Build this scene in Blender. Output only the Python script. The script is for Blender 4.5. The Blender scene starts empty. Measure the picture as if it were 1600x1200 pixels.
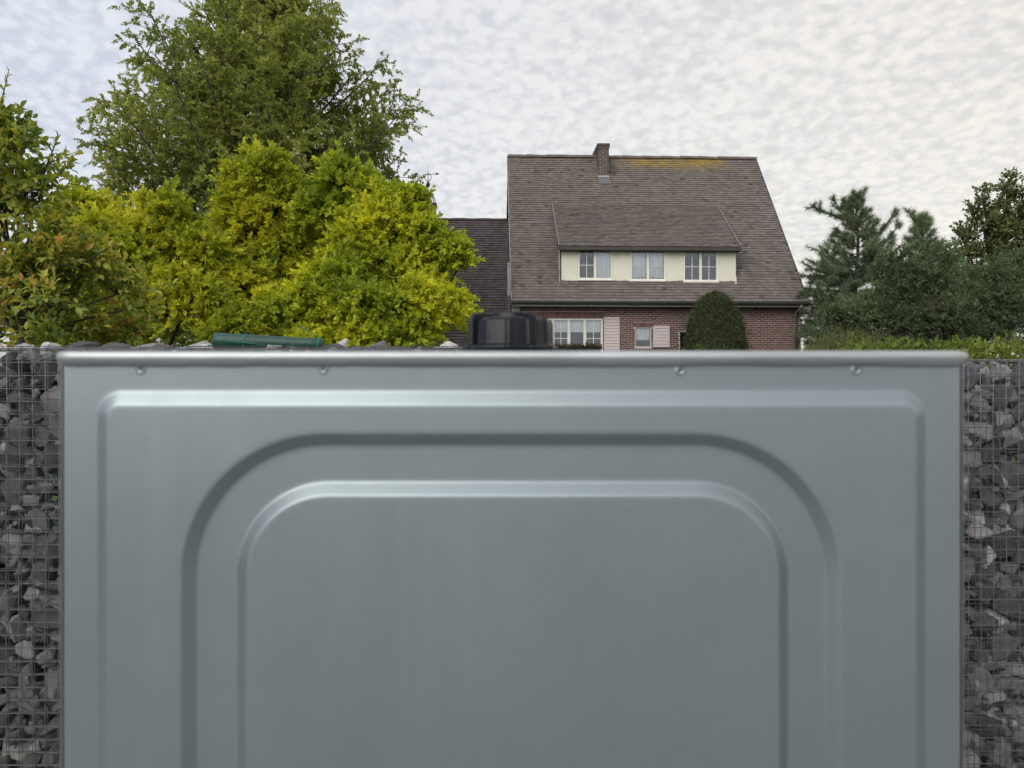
import bpy, bmesh, math, random
import numpy as np
from mathutils import Vector, Matrix, noise as mnoise

R = math.radians
random.seed(7)
RNG = np.random.default_rng(11)
C = bpy.context.scene.collection
SC = bpy.context.scene

# ------------------------------------------------------------------ camera
EYE = 1.62
F = 1200.0            # focal length in pixels of a 1600 px wide picture
cam_d = bpy.data.cameras.new('camera')
cam = bpy.data.objects.new('camera', cam_d)
C.objects.link(cam)
cam.location = (0, 0, EYE)
cam.rotation_euler = (R(90), 0, 0)
cam_d.sensor_width = 36.0
cam_d.lens = 27.0
cam_d.clip_start = 0.02
cam_d.clip_end = 3000
cam_d.dof.use_dof = True
cam_d.dof.focus_distance = 11.0
cam_d.dof.aperture_fstop = 8.0
SC.camera = cam

# ------------------------------------------------------------------ sky and sun
SUN_AZ, SUN_EL = R(-150), R(40)
SUN = Vector((math.sin(SUN_AZ) * math.cos(SUN_EL), math.cos(SUN_AZ) * math.cos(SUN_EL), math.sin(SUN_EL)))
world = bpy.data.worlds.new('World')
SC.world = world
world.use_nodes = True
wn, wl = world.node_tree.nodes, world.node_tree.links
wn.clear()


def wmath(op, a, b=None, c=None, clamp=False):
    n = wn.new('ShaderNodeMath'); n.operation = op; n.use_clamp = clamp
    for i, v in enumerate((a, b, c)):
        if v is None: continue
        if isinstance(v, (int, float)): n.inputs[i].default_value = v
        else: wl.new(v, n.inputs[i])
    return n.outputs[0]


def wmix(f, a, b, blend='MIX'):
    n = wn.new('ShaderNodeMix'); n.data_type = 'RGBA'; n.blend_type = blend
    for s, v in ((n.inputs[0], f), (n.inputs[6], a), (n.inputs[7], b)):
        if isinstance(v, (int, float)): s.default_value = v
        elif isinstance(v, tuple): s.default_value = v
        else: wl.new(v, s)
    return n.outputs[2]


def build_sky():
    sky = wn.new('ShaderNodeTexSky'); sky.sky_type = 'NISHITA'; sky.sun_disc = False
    sky.sun_elevation = SUN_EL; sky.sun_rotation = SUN_AZ
    sky.air_density = 1.0; sky.dust_density = 2.0
    tc = wn.new('ShaderNodeTexCoord')
    sep = wn.new('ShaderNodeSeparateXYZ'); wl.new(tc.outputs['Generated'], sep.inputs[0])
    zc = wmath('MAXIMUM', sep.outputs[2], 0.0)
    den = wmath('ADD', zc, 0.24)
    px = wmath('DIVIDE', sep.outputs[0], den); py = wmath('DIVIDE', sep.outputs[1], den)
    comb = wn.new('ShaderNodeCombineXYZ'); wl.new(px, comb.inputs[0]); wl.new(py, comb.inputs[1])
    mp = wn.new('ShaderNodeMapping'); wl.new(comb.outputs[0], mp.inputs[0])
    mp.inputs['Rotation'].default_value = (0, 0, R(24)); mp.inputs['Scale'].default_value = (1.0, 0.9, 1)
    n1 = wn.new('ShaderNodeTexNoise'); wl.new(mp.outputs[0], n1.inputs['Vector'])
    n1.inputs['Scale'].default_value = 31.0; n1.inputs['Detail'].default_value = 5; n1.inputs['Roughness'].default_value = 0.55
    n1.inputs['Distortion'].default_value = 0.35
    v1 = wn.new('ShaderNodeTexVoronoi'); v1.feature = 'SMOOTH_F1'; wl.new(mp.outputs[0], v1.inputs['Vector'])
    v1.inputs['Scale'].default_value = 11.0; v1.inputs['Smoothness'].default_value = 0.8
    wl.new(wmath('ADD', 40.0, wmath('MULTIPLY', n1.outputs['Fac'], 0.0)), v1.inputs['Scale'])
    n2 = wn.new('ShaderNodeTexNoise'); wl.new(mp.outputs[0], n2.inputs['Vector'])
    n2.inputs['Scale'].default_value = 2.6; n2.inputs['Detail'].default_value = 4
    m = wmath('MULTIPLY', n1.outputs['Fac'], 0.95)
    m = wmath('SUBTRACT', m, wmath('MULTIPLY', v1.outputs['Distance'], 0.42))
    m = wmath('ADD', m, wmath('MULTIPLY', n2.outputs['Fac'], 0.50))
    ramp = wn.new('ShaderNodeMapRange'); ramp.interpolation_type = 'SMOOTHSTEP'
    wl.new(m, ramp.inputs[0]); ramp.inputs[1].default_value = 0.26; ramp.inputs[2].default_value = 0.74
    cover = ramp.outputs[0]
    # thin parts let the sky through; the cloud deck is thinner and warmer towards the right
    nrm = wn.new('ShaderNodeVectorMath'); nrm.operation = 'DOT_PRODUCT'
    wl.new(tc.outputs['Generated'], nrm.inputs[0]); nrm.inputs[1].default_value = (0.90, 0.38, -0.20)
    g = wn.new('ShaderNodeMapRange'); g.interpolation_type = 'SMOOTHSTEP'
    wl.new(nrm.outputs['Value'], g.inputs[0]); g.inputs[1].default_value = -0.30; g.inputs[2].default_value = 0.95
    thin = wmix(g.outputs[0], (0.395, 0.425, 0.478, 1), (0.485, 0.465, 0.425, 1))
    thick = wmix(g.outputs[0], (0.515, 0.535, 0.57, 1), (0.625, 0.58, 0.505, 1))
    clouds = wmix(cover, thin, thick)
    nis = wn.new('ShaderNodeVectorMath'); nis.operation = 'SCALE'; wl.new(sky.outputs[0], nis.inputs[0]); nis.inputs[3].default_value = 0.10
    col = wmix(0.88, nis.outputs[0], clouds)
    bg = wn.new('ShaderNodeBackground'); wl.new(col, bg.inputs[0]); bg.inputs[1].default_value = 1.0
    out = wn.new('ShaderNodeOutputWorld'); wl.new(bg.outputs[0], out.inputs[0])


build_sky()
sun_d = bpy.data.lights.new('sun', 'SUN')
sun_d.energy = 1.3; sun_d.angle = R(55); sun_d.color = (1.0, 0.96, 0.90)
sun = bpy.data.objects.new('sun', sun_d); C.objects.link(sun)
sun.rotation_euler = SUN.to_track_quat('Z', 'Y').to_euler()
sun.location = (20, 10, 30)
SC.view_settings.view_transform = 'Standard'
SC.view_settings.look = 'None'
SC.view_settings.gamma = 1
SC.view_settings.exposure = 0.72
SC.view_settings.use_curve_mapping = False
SC.render.engine = 'CYCLES'
SC.cycles.use_adaptive_sampling = True
SC.cycles.adaptive_threshold = 0.03
SC.cycles.max_bounces = 4
SC.cycles.diffuse_bounces = 2
SC.cycles.glossy_bounces = 3
SC.cycles.transparent_max_bounces = 8


def P(px, py, Y):
    """point seen at a pixel of the 1600x1200 picture, Y metres in front of the camera"""
    return Vector(((px - 800) / F * Y, Y, EYE + (600 - py) / F * Y))


# ------------------------------------------------------------------ helpers
def tag(o, label=None, cat=None, group=None, kind=None):
    if label: o['label'] = label
    if cat: o['category'] = cat
    if group: o['group'] = group
    if kind: o['kind'] = kind
    return o


def empty(name, loc=(0, 0, 0), rz=0):
    o = bpy.data.objects.new(name, None); C.objects.link(o)
    o.location = loc; o.rotation_euler = (0, 0, rz); o.empty_display_size = 0.2
    return o


def link(name, me, mat=None, parent=None):
    o = bpy.data.objects.new(name, me); C.objects.link(o)
    if mat is not None and not me.materials: me.materials.append(mat)
    if parent is not None: o.parent = parent
    return o


class MB:
    def __init__(s): s.v = []; s.f = []; s.sm = []

    def add(s, vs, fs, smooth=False):
        b = len(s.v); s.v.extend([tuple(v) for v in vs])
        for f in fs: s.f.append(tuple(i + b for i in f)); s.sm.append(smooth)
        return s

    def box(s, x0, x1, y0, y1, z0, z1):
        vs = [(x, y, z) for z in (z0, z1) for (x, y) in ((x0, y0), (x1, y0), (x1, y1), (x0, y1))]
        return s.add(vs, [(3, 2, 1, 0), (4, 5, 6, 7), (0, 1, 5, 4), (1, 2, 6, 5), (2, 3, 7, 6), (3, 0, 4, 7)])

    def prism(s, pts, d):
        """closed polygon pts extruded along vector d"""
        n = len(pts); d = Vector(d); a = [Vector(p) for p in pts]; b = [p + d for p in a]
        fs = [tuple(reversed(range(n))), tuple(range(n, 2 * n))]
        fs += [(i, (i + 1) % n, n + (i + 1) % n, n + i) for i in range(n)]
        return s.add(a + b, fs)

    def tube(s, pts, rad, sides=6, smooth=True, cap=True):
        pts = [Vector(p) for p in pts]; n = len(pts)
        if isinstance(rad, (int, float)): rad = [rad] * n
        vs = []; prev = None
        for i, p in enumerate(pts):
            t = (pts[min(i + 1, n - 1)] - pts[max(i - 1, 0)]).normalized()
            ref = prev if prev is not None else (Vector((0, 0, 1)) if abs(t.z) < 0.9 else Vector((1, 0, 0)))
            u = (ref - t * ref.dot(t)).normalized(); prev = u; w = t.cross(u)
            for k in range(sides):
                a = 2 * math.pi * k / sides
                vs.append(p + (u * math.cos(a) + w * math.sin(a)) * rad[i])
        fs = [(i * sides + k, i * sides + (k + 1) % sides, (i + 1) * sides + (k + 1) % sides, (i + 1) * sides + k)
              for i in range(n - 1) for k in range(sides)]
        if cap: fs += [tuple(reversed(range(sides))), tuple(range((n - 1) * sides, n * sides))]
        return s.add(vs, fs, smooth)

    def lathe(s, prof, cx, cy, sides=32, smooth=True, mod=None):
        vs = []
        for (r, z) in prof:
            for k in range(sides):
                a = 2 * math.pi * k / sides
                rr = r if mod is None else mod(r, z, a)
                vs.append((cx + rr * math.cos(a), cy + rr * math.sin(a), z))
        n = len(prof)
        fs = [(i * sides + k, i * sides + (k + 1) % sides, (i + 1) * sides + (k + 1) % sides, (i + 1) * sides + k)
              for i in range(n - 1) for k in range(sides)]
        return s.add(vs, fs, smooth)

    def build(s, name, mat=None, parent=None, bevel=0, seg=2):
        me = bpy.data.meshes.new(name)
        me.from_pydata(s.v, [], s.f)
        me.polygons.foreach_set('use_smooth', s.sm)
        me.update()
        o = link(name, me, mat, parent)
        if bevel:
            m = o.modifiers.new('bevel', 'BEVEL'); m.width = bevel; m.segments = seg; m.limit_method = 'ANGLE'; m.angle_limit = R(40)
        return o


def mesh_np(name, V, T, smooth=False):
    V = np.asarray(V, np.float32); T = np.asarray(T, np.int32); k = T.shape[1]
    me = bpy.data.meshes.new(name)
    me.vertices.add(len(V)); me.vertices.foreach_set('co', V.ravel())
    me.loops.add(T.size); me.loops.foreach_set('vertex_index', T.ravel())
    me.polygons.add(len(T)); me.polygons.foreach_set('loop_start', np.arange(0, T.size, k, dtype=np.int32))
    me.polygons.foreach_set('use_smooth', np.full(len(T), smooth))
    me.update(calc_edges=True)
    return me


# ------------------------------------------------------------------ materials
class NT:
    def __init__(s, name):
        s.m = bpy.data.materials.new(name); s.m.use_nodes = True
        s.n, s.l = s.m.node_tree.nodes, s.m.node_tree.links
        s.n.clear(); s.out = s.n.new('ShaderNodeOutputMaterial')

    def put(s, sock, v):
        if isinstance(v, (int, float, tuple, list)):
            if isinstance(v, (tuple, list)) and len(v) == 3 and sock.type == 'RGBA': v = (*v, 1)
            sock.default_value = v
        else: s.l.new(v, sock)

    def node(s, t, outp=0, props=None, **ins):
        n = s.n.new(t)
        for k, v in (props or {}).items(): setattr(n, k, v)
        for k, v in ins.items():
            key = int(k[1:]) if k[0] == '_' and k[1:].isdigit() else k.replace('_', ' ')
            s.put(n.inputs[key], v)
        return n.outputs[outp]

    def math(s, op, a, b=0.0, clamp=False): return s.node('ShaderNodeMath', props={'operation': op, 'use_clamp': clamp}, _0=a, _1=b)

    def mix(s, f, a, b, blend='MIX'): return s.node('ShaderNodeMix', 2, {'data_type': 'RGBA', 'blend_type': blend}, _0=f, _6=a, _7=b)

    def obj(s): return s.node('ShaderNodeTexCoord', 3)

    def noise(s, scale, detail=4, rough=0.55, vec=None, dist=0.0):
        return s.node('ShaderNodeTexNoise', 0, None, Vector=vec if vec is not None else s.obj(), Scale=scale, Detail=detail, Roughness=rough, Distortion=dist)

    def ramp(s, f, stops):
        n = s.n.new('ShaderNodeValToRGB'); s.put(n.inputs[0], f); e = n.color_ramp.elements
        while len(e) < len(stops): e.new(0.5)
        for i, (p, c) in enumerate(stops):
            e[i].position = p; e[i].color = (*c, 1) if len(c) == 3 else c
        return n.outputs[0]

    def rng(s, f, a, b, c=0.0, d=1.0): return s.node('ShaderNodeMapRange', 0, None, _0=f, _1=a, _2=b, _3=c, _4=d)

    def bump(s, h, strength=0.3, dist=0.01): return s.node('ShaderNodeBump', 0, None, Height=h, Strength=strength, Distance=dist)

    def bsdf(s, col, rough=0.6, metal=0.0, normal=None, spec=0.5, **kw):
        n = s.n.new('ShaderNodeBsdfPrincipled')
        s.put(n.inputs['Base Color'], col); s.put(n.inputs['Roughness'], rough); s.put(n.inputs['Metallic'], metal)
        s.put(n.inputs['Specular IOR Level'], spec)
        if normal is not None: s.put(n.inputs['Normal'], normal)
        for k, v in kw.items(): s.put(n.inputs[k.replace('_', ' ')], v)
        return n.outputs[0]

    def end(s, sh): s.l.new(sh, s.out.inputs[0]); return s.m


def island(t): return t.node('ShaderNodeNewGeometry', 'Random Per Island')


def simple(name, col, rough=0.6, metal=0.0, var=0.15, scale=6.0, bump=0.0, bscale=60.0, spec=0.5):
    t = NT(name); n = t.noise(scale, 5)
    c = t.mix(t.rng(n, 0.3, 0.7), tuple(x * (1 - var) for x in col), tuple(min(1, x * (1 + var)) for x in col))
    nm = t.bump(t.noise(bscale, 4), bump, 0.01) if bump else None
    return t.end(t.bsdf(c, rough, metal, nm, spec))


def leaf_mat(name, stops, nscale=1.2, wn=0.5, trans=0.35, rough=0.45, spec=0.35, gain=1.0, far=False):
    t = NT(name); stops = [(p, tuple(min(0.9, x * gain) for x in c)) for p, c in stops]
    f = t.math('ADD', t.math('MULTIPLY', t.rng(t.noise(nscale, 3), 0.32, 0.68), wn), t.math('MULTIPLY', island(t), 1 - wn))
    c = t.ramp(f, stops)
    p = t.node('ShaderNodeBsdfDiffuse', 0, None, Color=c) if far else t.bsdf(c, rough, 0, None, spec)
    tr = t.node('ShaderNodeBsdfTranslucent', 0, None, Color=t.mix(1.0, c, (1.0, 1.0, 0.55), 'MULTIPLY'))
    return t.end(t.node('ShaderNodeMixShader', 0, None, _0=trans, _1=p, _2=tr))


def bark(name, col):
    t = NT(name); n = t.noise(14, 6, 0.65)
    c = t.ramp(n, [(0.3, tuple(x * 0.5 for x in col)), (0.7, col)])
    return t.end(t.bsdf(c, 0.85, 0, t.bump(t.noise(40, 5), 0.6, 0.02)))


def metal_galv():
    t = NT('galvanised_sheet')
    big = t.noise(1.7, 2, 0.4); fine = t.noise(190, 3, 0.6); spang = t.node('ShaderNodeTexVoronoi', 1, None, Vector=t.obj(), Scale=150.0)
    sp = t.node('ShaderNodeSeparateColor', 0, None, _0=spang)
    base = t.mix(t.rng(big, 0.3, 0.7), (0.300, 0.342, 0.350), (0.298, 0.340, 0.366))
    base = t.mix(0.02, base, t.mix(sp, (0.3, 0.32, 0.33), (0.62, 0.64, 0.66)))
    smudge = t.rng(t.noise(3.1, 5, 0.65, dist=0.6), 0.42, 0.72)
    rough = t.math('ADD', t.math('MULTIPLY', smudge, 0.07), t.math('MULTIPLY', fine, 0.05))
    streak = t.node('ShaderNodeMapping', 0, None, Vector=t.obj(), Scale=(26.0, 1.0, 0.9))
    rough = t.math('ADD', rough, t.math('MULTIPLY', t.rng(t.noise(1.0, 5, 0.6, streak), 0.5, 0.8), 0.06))
    rough = t.math('ADD', rough, 0.34)
    nm = t.bump(t.noise(3.4, 2, 0.4), 0.09, 0.014)
    return t.end(t.bsdf(base, rough, 0.76, nm))


def roof_tile_mat(name, a, b, lichen=False):
    t = NT(name); o = t.obj()
    r = island(t); n = t.noise(0.7, 5, 0.6)
    f = t.math('ADD', t.math('MULTIPLY', r, 0.6), t.math('MULTIPLY', n, 0.4))
    c = t.mix(t.rng(f, 0.15, 0.85), a, b)
    streak = t.node('ShaderNodeMapping', 0, None, Vector=o, Scale=(1.6, 0.22, 0.22))
    s = t.rng(t.noise(1.0, 5, 0.65, streak), 0.48, 0.74)
    c = t.mix(t.math('MULTIPLY', s, 0.28), c, tuple(x * 0.6 for x in a))
    dark = t.math('GREATER_THAN', r, 0.985)
    c = t.mix(t.math('MULTIPLY', dark, 0.6), c, (0.02, 0.018, 0.018))
    moss = t.rng(t.noise(2.3, 6, 0.7), 0.58, 0.72)
    c = t.mix(t.math('MULTIPLY', moss, 0.22), c, (0.17, 0.15, 0.06))
    if lichen:
        sx = t.node('ShaderNodeSeparateXYZ', 0, None, _0=o); sz = t.node('ShaderNodeSeparateXYZ', 2, None, _0=o)
        band = t.rng(sz, 9.30, 9.75)
        left = t.rng(sx, 4.2, 5.6); right = t.rng(sx, 9.6, 8.2)
        m = t.math('MULTIPLY', t.math('MULTIPLY', band, left), right)
        m = t.math('MULTIPLY', m, t.rng(t.noise(1.7, 6, 0.72), 0.34, 0.50))
        m = t.math('MULTIPLY', m, t.math('ADD', 0.65, t.math('MULTIPLY', r, 0.5)), True)
        c = t.mix(t.math('MULTIPLY', m, 0.85), c, (0.30, 0.20, 0.035))
        spot = t.math('MULTIPLY', t.rng(t.noise(7, 4, 0.6), 0.66, 0.72), t.rng(sz, 6.5, 9.5))
        c = t.mix(t.math('MULTIPLY', spot, 0.6), c, (0.30, 0.22, 0.05))
    return t.end(t.bsdf(c, 0.78, 0, t.bump(t.noise(38, 4), 0.35, 0.01), 0.3))


def brick_mat(name='red_brown_brick', soot=0.0):
    t = NT(name); r = island(t)
    c = t.ramp(r, [(0.0, (0.11, 0.062, 0.056)), (0.45, (0.175, 0.092, 0.080)), (0.8, (0.22, 0.118, 0.102)), (1.0, (0.13, 0.082, 0.076))])
    c = t.mix(t.math('MULTIPLY', t.rng(t.noise(1.1, 5, 0.6), 0.45, 0.7), 0.35), c, (0.12, 0.080, 0.074))
    c = t.mix(soot, c, (0.085, 0.075, 0.072))
    return t.end(t.bsdf(c, 0.85, 0, t.bump(t.noise(70, 4), 0.4, 0.01), 0.25))


def stone_mat():
    t = NT('quarried_grey_stone')
    info = t.node('ShaderNodeObjectInfo', 'Random'); r = t.math('FRACT', t.math('ADD', info, island(t)))
    c = t.ramp(r, [(0.0, (0.16, 0.164, 0.172)), (0.3, (0.28, 0.284, 0.292)), (0.55, (0.43, 0.433, 0.44)), (0.78, (0.58, 0.575, 0.565)), (0.96, (0.80, 0.79, 0.77)), (1.0, (0.30, 0.27, 0.24))])
    n = t.noise(24, 7, 0.68); v = t.noise(5.0, 4, 0.6, dist=1.2)
    c = t.mix(t.math('MULTIPLY', t.rng(n, 0.38, 0.62), 0.6), c, t.mix(0.6, c, (0.03, 0.03, 0.034)))
    c = t.mix(t.math('MULTIPLY', t.rng(v, 0.56, 0.66), 0.35), c, (0.36, 0.35, 0.34))
    h = t.math('ADD', t.noise(30, 8, 0.7), t.math('MULTIPLY', t.noise(110, 4, 0.6), 0.4))
    return t.end(t.bsdf(c, 0.8, 0, t.bump(h, 1.0, 0.02), 0.3))


def glass_mat():
    t = NT('window_glass')
    tr = t.node('ShaderNodeBsdfTransparent', 0, None, Color=(0.93, 0.95, 0.96, 1))
    gl = t.node('ShaderNodeBsdfGlossy', 0, None, Color=(0.9, 0.92, 0.95, 1), Roughness=0.015,
                Normal=t.bump(t.noise(1.5, 2), 0.06, 0.05))
    fr = t.node('ShaderNodeFresnel', 0, None, IOR=1.5)
    return t.end(t.node('ShaderNodeMixShader', 0, None, _0=t.math('ADD', t.math('MULTIPLY', fr, 1.4), 0.10, True), _1=tr, _2=gl))


def ground_mat():
    t = NT('lawn'); n = t.noise(0.6, 6, 0.7); f = t.noise(25, 5, 0.7)
    c = t.mix(t.rng(n, 0.3, 0.7), (0.055, 0.085, 0.022), (0.10, 0.115, 0.04))
    c = t.mix(t.math('MULTIPLY', t.rng(f, 0.35, 0.7), 0.5), c, (0.035, 0.05, 0.018))
    return t.end(t.bsdf(c, 0.9, 0, t.bump(f, 0.6, 0.05), 0.2))


def paving_mat():
    t = NT('grey_concrete_paving'); n = t.noise(4, 6, 0.7); r = island(t)
    c = t.mix(t.rng(n, 0.3, 0.7), (0.17, 0.172, 0.175), (0.26, 0.262, 0.265))
    c = t.mix(t.math('MULTIPLY', r, 0.3), c, (0.14, 0.142, 0.145))
    return t.end(t.bsdf(c, 0.85, 0, t.bump(t.noise(90, 5), 0.4, 0.01), 0.3))


M = dict(
    galv=metal_galv(),
    rim=simple('worn_zinc_rim', (0.43, 0.455, 0.455), 0.46, 0.75, 0.12, 9, 0.06, 35),
    cap=simple('black_plastic', (0.006, 0.007, 0.010), 0.27, 0, 0.3, 8, 0.04, 90, 0.27),
    tile=roof_tile_mat('brown_clay_tile', (0.117, 0.098, 0.088), (0.180, 0.152, 0.136), True),
    wtile=roof_tile_mat('dark_slate_brown_tile', (0.060, 0.051, 0.050), (0.105, 0.088, 0.085)),
    under=simple('roof_felt', (0.03, 0.026, 0.025), 0.9),
    brick=brick_mat(),
    sootbrick=brick_mat('sooty_brick', 0.65),
    mortar=simple('pale_mortar', (0.50, 0.45, 0.41), 0.95, 0, 0.2, 12, 0.4, 60),
    cream=simple('cream_painted_boards', (0.74, 0.71, 0.58), 0.55, 0, 0.05, 3),
    frame=simple('cream_window_frame', (0.80, 0.78, 0.68), 0.4, 0, 0.04, 3),
    white=simple('white_paint', (0.66, 0.65, 0.60), 0.5, 0, 0.06, 4),
    shutter=simple('pale_pink_grey_paint', (0.56, 0.485, 0.48), 0.55, 0, 0.06, 4),
    zinc=simple('weathered_zinc', (0.24, 0.235, 0.225), 0.55, 0.3, 0.15, 5),
    gutter=simple('dark_brown_gutter', (0.055, 0.048, 0.042), 0.5, 0.1, 0.2, 5),
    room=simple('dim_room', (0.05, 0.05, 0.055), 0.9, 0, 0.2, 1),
    curtain=simple('net_curtain', (0.88, 0.89, 0.88), 0.9, 0, 0.08, 3),
    glass=glass_mat(),
    stone=stone_mat(),
    wire=simple('galvanised_wire', (0.19, 0.19, 0.19), 0.5, 0.5, 0.2, 30),
    wire2=simple('dull_grey_wire', (0.07, 0.07, 0.07), 0.6, 0.3, 0.2, 30),
    greenroll=simple('dark_green_plastic', (0.008, 0.050, 0.036), 0.45, 0, 0.25, 14, 0.12, 60),
    greenwire=simple('green_coated_wire', (0.015, 0.16, 0.105), 0.4, 0, 0.1, 20),
    lead=simple('lead_sheet', (0.13, 0.125, 0.128), 0.6, 0.1, 0.15, 5),
    iron=simple('black_iron', (0.02, 0.02, 0.022), 0.6, 0.3),
    lawn=ground_mat(),
    paving=paving_mat(),
    render=simple('white_render', (0.72, 0.71, 0.68), 0.8, 0, 0.06, 2, 0.2, 50),
    bark=bark('grey_brown_bark', (0.15, 0.12, 0.095)),
    bark_dark=bark('dark_bark', (0.06, 0.045, 0.036)),
    bark_pale=bark('pale_grey_bark', (0.30, 0.28, 0.25)),
    gold=leaf_mat('golden_green_leaves', [(0.0, (0.060, 0.105, 0.018)), (0.30, (0.16, 0.20, 0.022)), (0.52, (0.295, 0.312, 0.032)), (0.78, (0.44, 0.42, 0.04)), (1.0, (0.52, 0.46, 0.04))], 1.0, 0.62, 0.5, 0.52, 0.18, gain=1.62),
    lime=leaf_mat('lime_green_leaves', [(0.0, (0.065, 0.10, 0.018)), (0.30, (0.14, 0.18, 0.022)), (0.55, (0.25, 0.272, 0.025)), (0.80, (0.375, 0.36, 0.028)), (1.0, (0.47, 0.44, 0.035))], 1.0, 0.6, 0.5, 0.52, 0.18, gain=2.05),
    autumn=leaf_mat('green_and_rust_leaves', [(0.0, (0.045, 0.075, 0.020)), (0.45, (0.115, 0.145, 0.030)), (0.70, (0.22, 0.215, 0.035)), (0.85, (0.25, 0.18, 0.045)), (0.94, (0.34, 0.14, 0.05)), (1.0, (0.44, 0.13, 0.07))], 2.2, 0.35, 0.45, gain=2.3),
    beech=leaf_mat('olive_green_leaves', [(0.0, (0.050, 0.066, 0.022)), (0.5, (0.098, 0.115, 0.034)), (1.0, (0.19, 0.175, 0.050))], 0.45, 0.55, 0.42, gain=3.1, far=True),
    pine=leaf_mat('blue_green_needles', [(0.0, (0.044, 0.060, 0.038)), (0.5, (0.074, 0.098, 0.062)), (1.0, (0.125, 0.142, 0.082))], 0.6, 0.55, 0.25, gain=2.5, far=True),
    darkleaf=leaf_mat('dark_green_leaves', [(0.0, (0.042, 0.058, 0.030)), (0.5, (0.074, 0.094, 0.042)), (1.0, (0.145, 0.145, 0.060))], 0.6, 0.55, 0.3, gain=1.95, far=True),
    evergreen=leaf_mat('blue_green_evergreen_leaves', [(0.0, (0.042, 0.062, 0.036)), (0.5, (0.072, 0.098, 0.055)), (1.0, (0.13, 0.148, 0.08))], 0.7, 0.6, 0.3, gain=1.75, far=True),
    yew=leaf_mat('clipped_dark_green_leaves', [(0.0, (0.034, 0.048, 0.024)), (0.6, (0.062, 0.080, 0.040)), (1.0, (0.13, 0.15, 0.080))], 1.0, 0.3, 0.2, gain=1.15, far=True),
    hedge=leaf_mat('fresh_green_leaves', [(0.0, (0.07, 0.115, 0.018)), (0.5, (0.155, 0.215, 0.035)), (1.0, (0.29, 0.33, 0.07))], 3.0, 0.5, 0.4),
    weed=leaf_mat('yellow_green_stalks', [(0.0, (0.10, 0.12, 0.035)), (0.6, (0.19, 0.20, 0.07)), (0.92, (0.27, 0.26, 0.11)), (1.0, (0.5, 0.48, 0.12))], 1.5, 0.4, 0.35),
    flower=leaf_mat('red_and_green_flowers', [(0.0, (0.04, 0.06, 0.025)), (0.6, (0.08, 0.10, 0.05)), (0.85, (0.20, 0.05, 0.05)), (1.0, (0.4, 0.35, 0.33))], 3, 0.2, 0.25),
)

# ------------------------------------------------------------------ the ground
def gz(x, y):
    s = min(1.0, max(0.0, (y - 7.0) / 13.0)); s = s * s * (3 - 2 * s)
    return 0.95 * s


def build_ground():
    xs = sorted(set([-400, -150, -60, 60, 150, 400] + list(range(-40, 41, 4))))
    ys = sorted(set([-300, -100, -40, -15, -6, 0, 300, 900, 60, 100] + list(range(3, 40, 1))))
    mb = MB(); nx = len(xs)
    vs = [(x, y, gz(x, y)) for y in ys for x in xs]
    fs = [(j * nx + i, j * nx + i + 1, (j + 1) * nx + i + 1, (j + 1) * nx + i) for j in range(len(ys) - 1) for i in range(nx - 1)]
    mb.add(vs, fs, True)
    tag(mb.build('ground', M['lawn']), kind='structure')
    # patio of concrete slabs under the tank, extended unseen behind camera for greyer reflections
    patio = empty('patio', (0, 0, 0)); tag(patio, kind='structure')
    MB().box(-7.0, 7.0, -12.4, 2.6, -0.1, 0.012).build('joint_bed', M['mortar'], patio)
    me = None
    for i in range(14):
        for j in range(15):
            if me is None:
                o = MB().box(-0.496, 0.496, -0.496, 0.496, 0, 0.03).build('paving_slab', M['paving'], patio, 0.006, 1); me = o.data
            else:
                o = link('paving_slab', me, None, patio)
            o.location = (-6.5 + 1.0 * i, -11.9 + 1.0 * j, random.uniform(0.004, 0.007))


build_ground()

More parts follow.
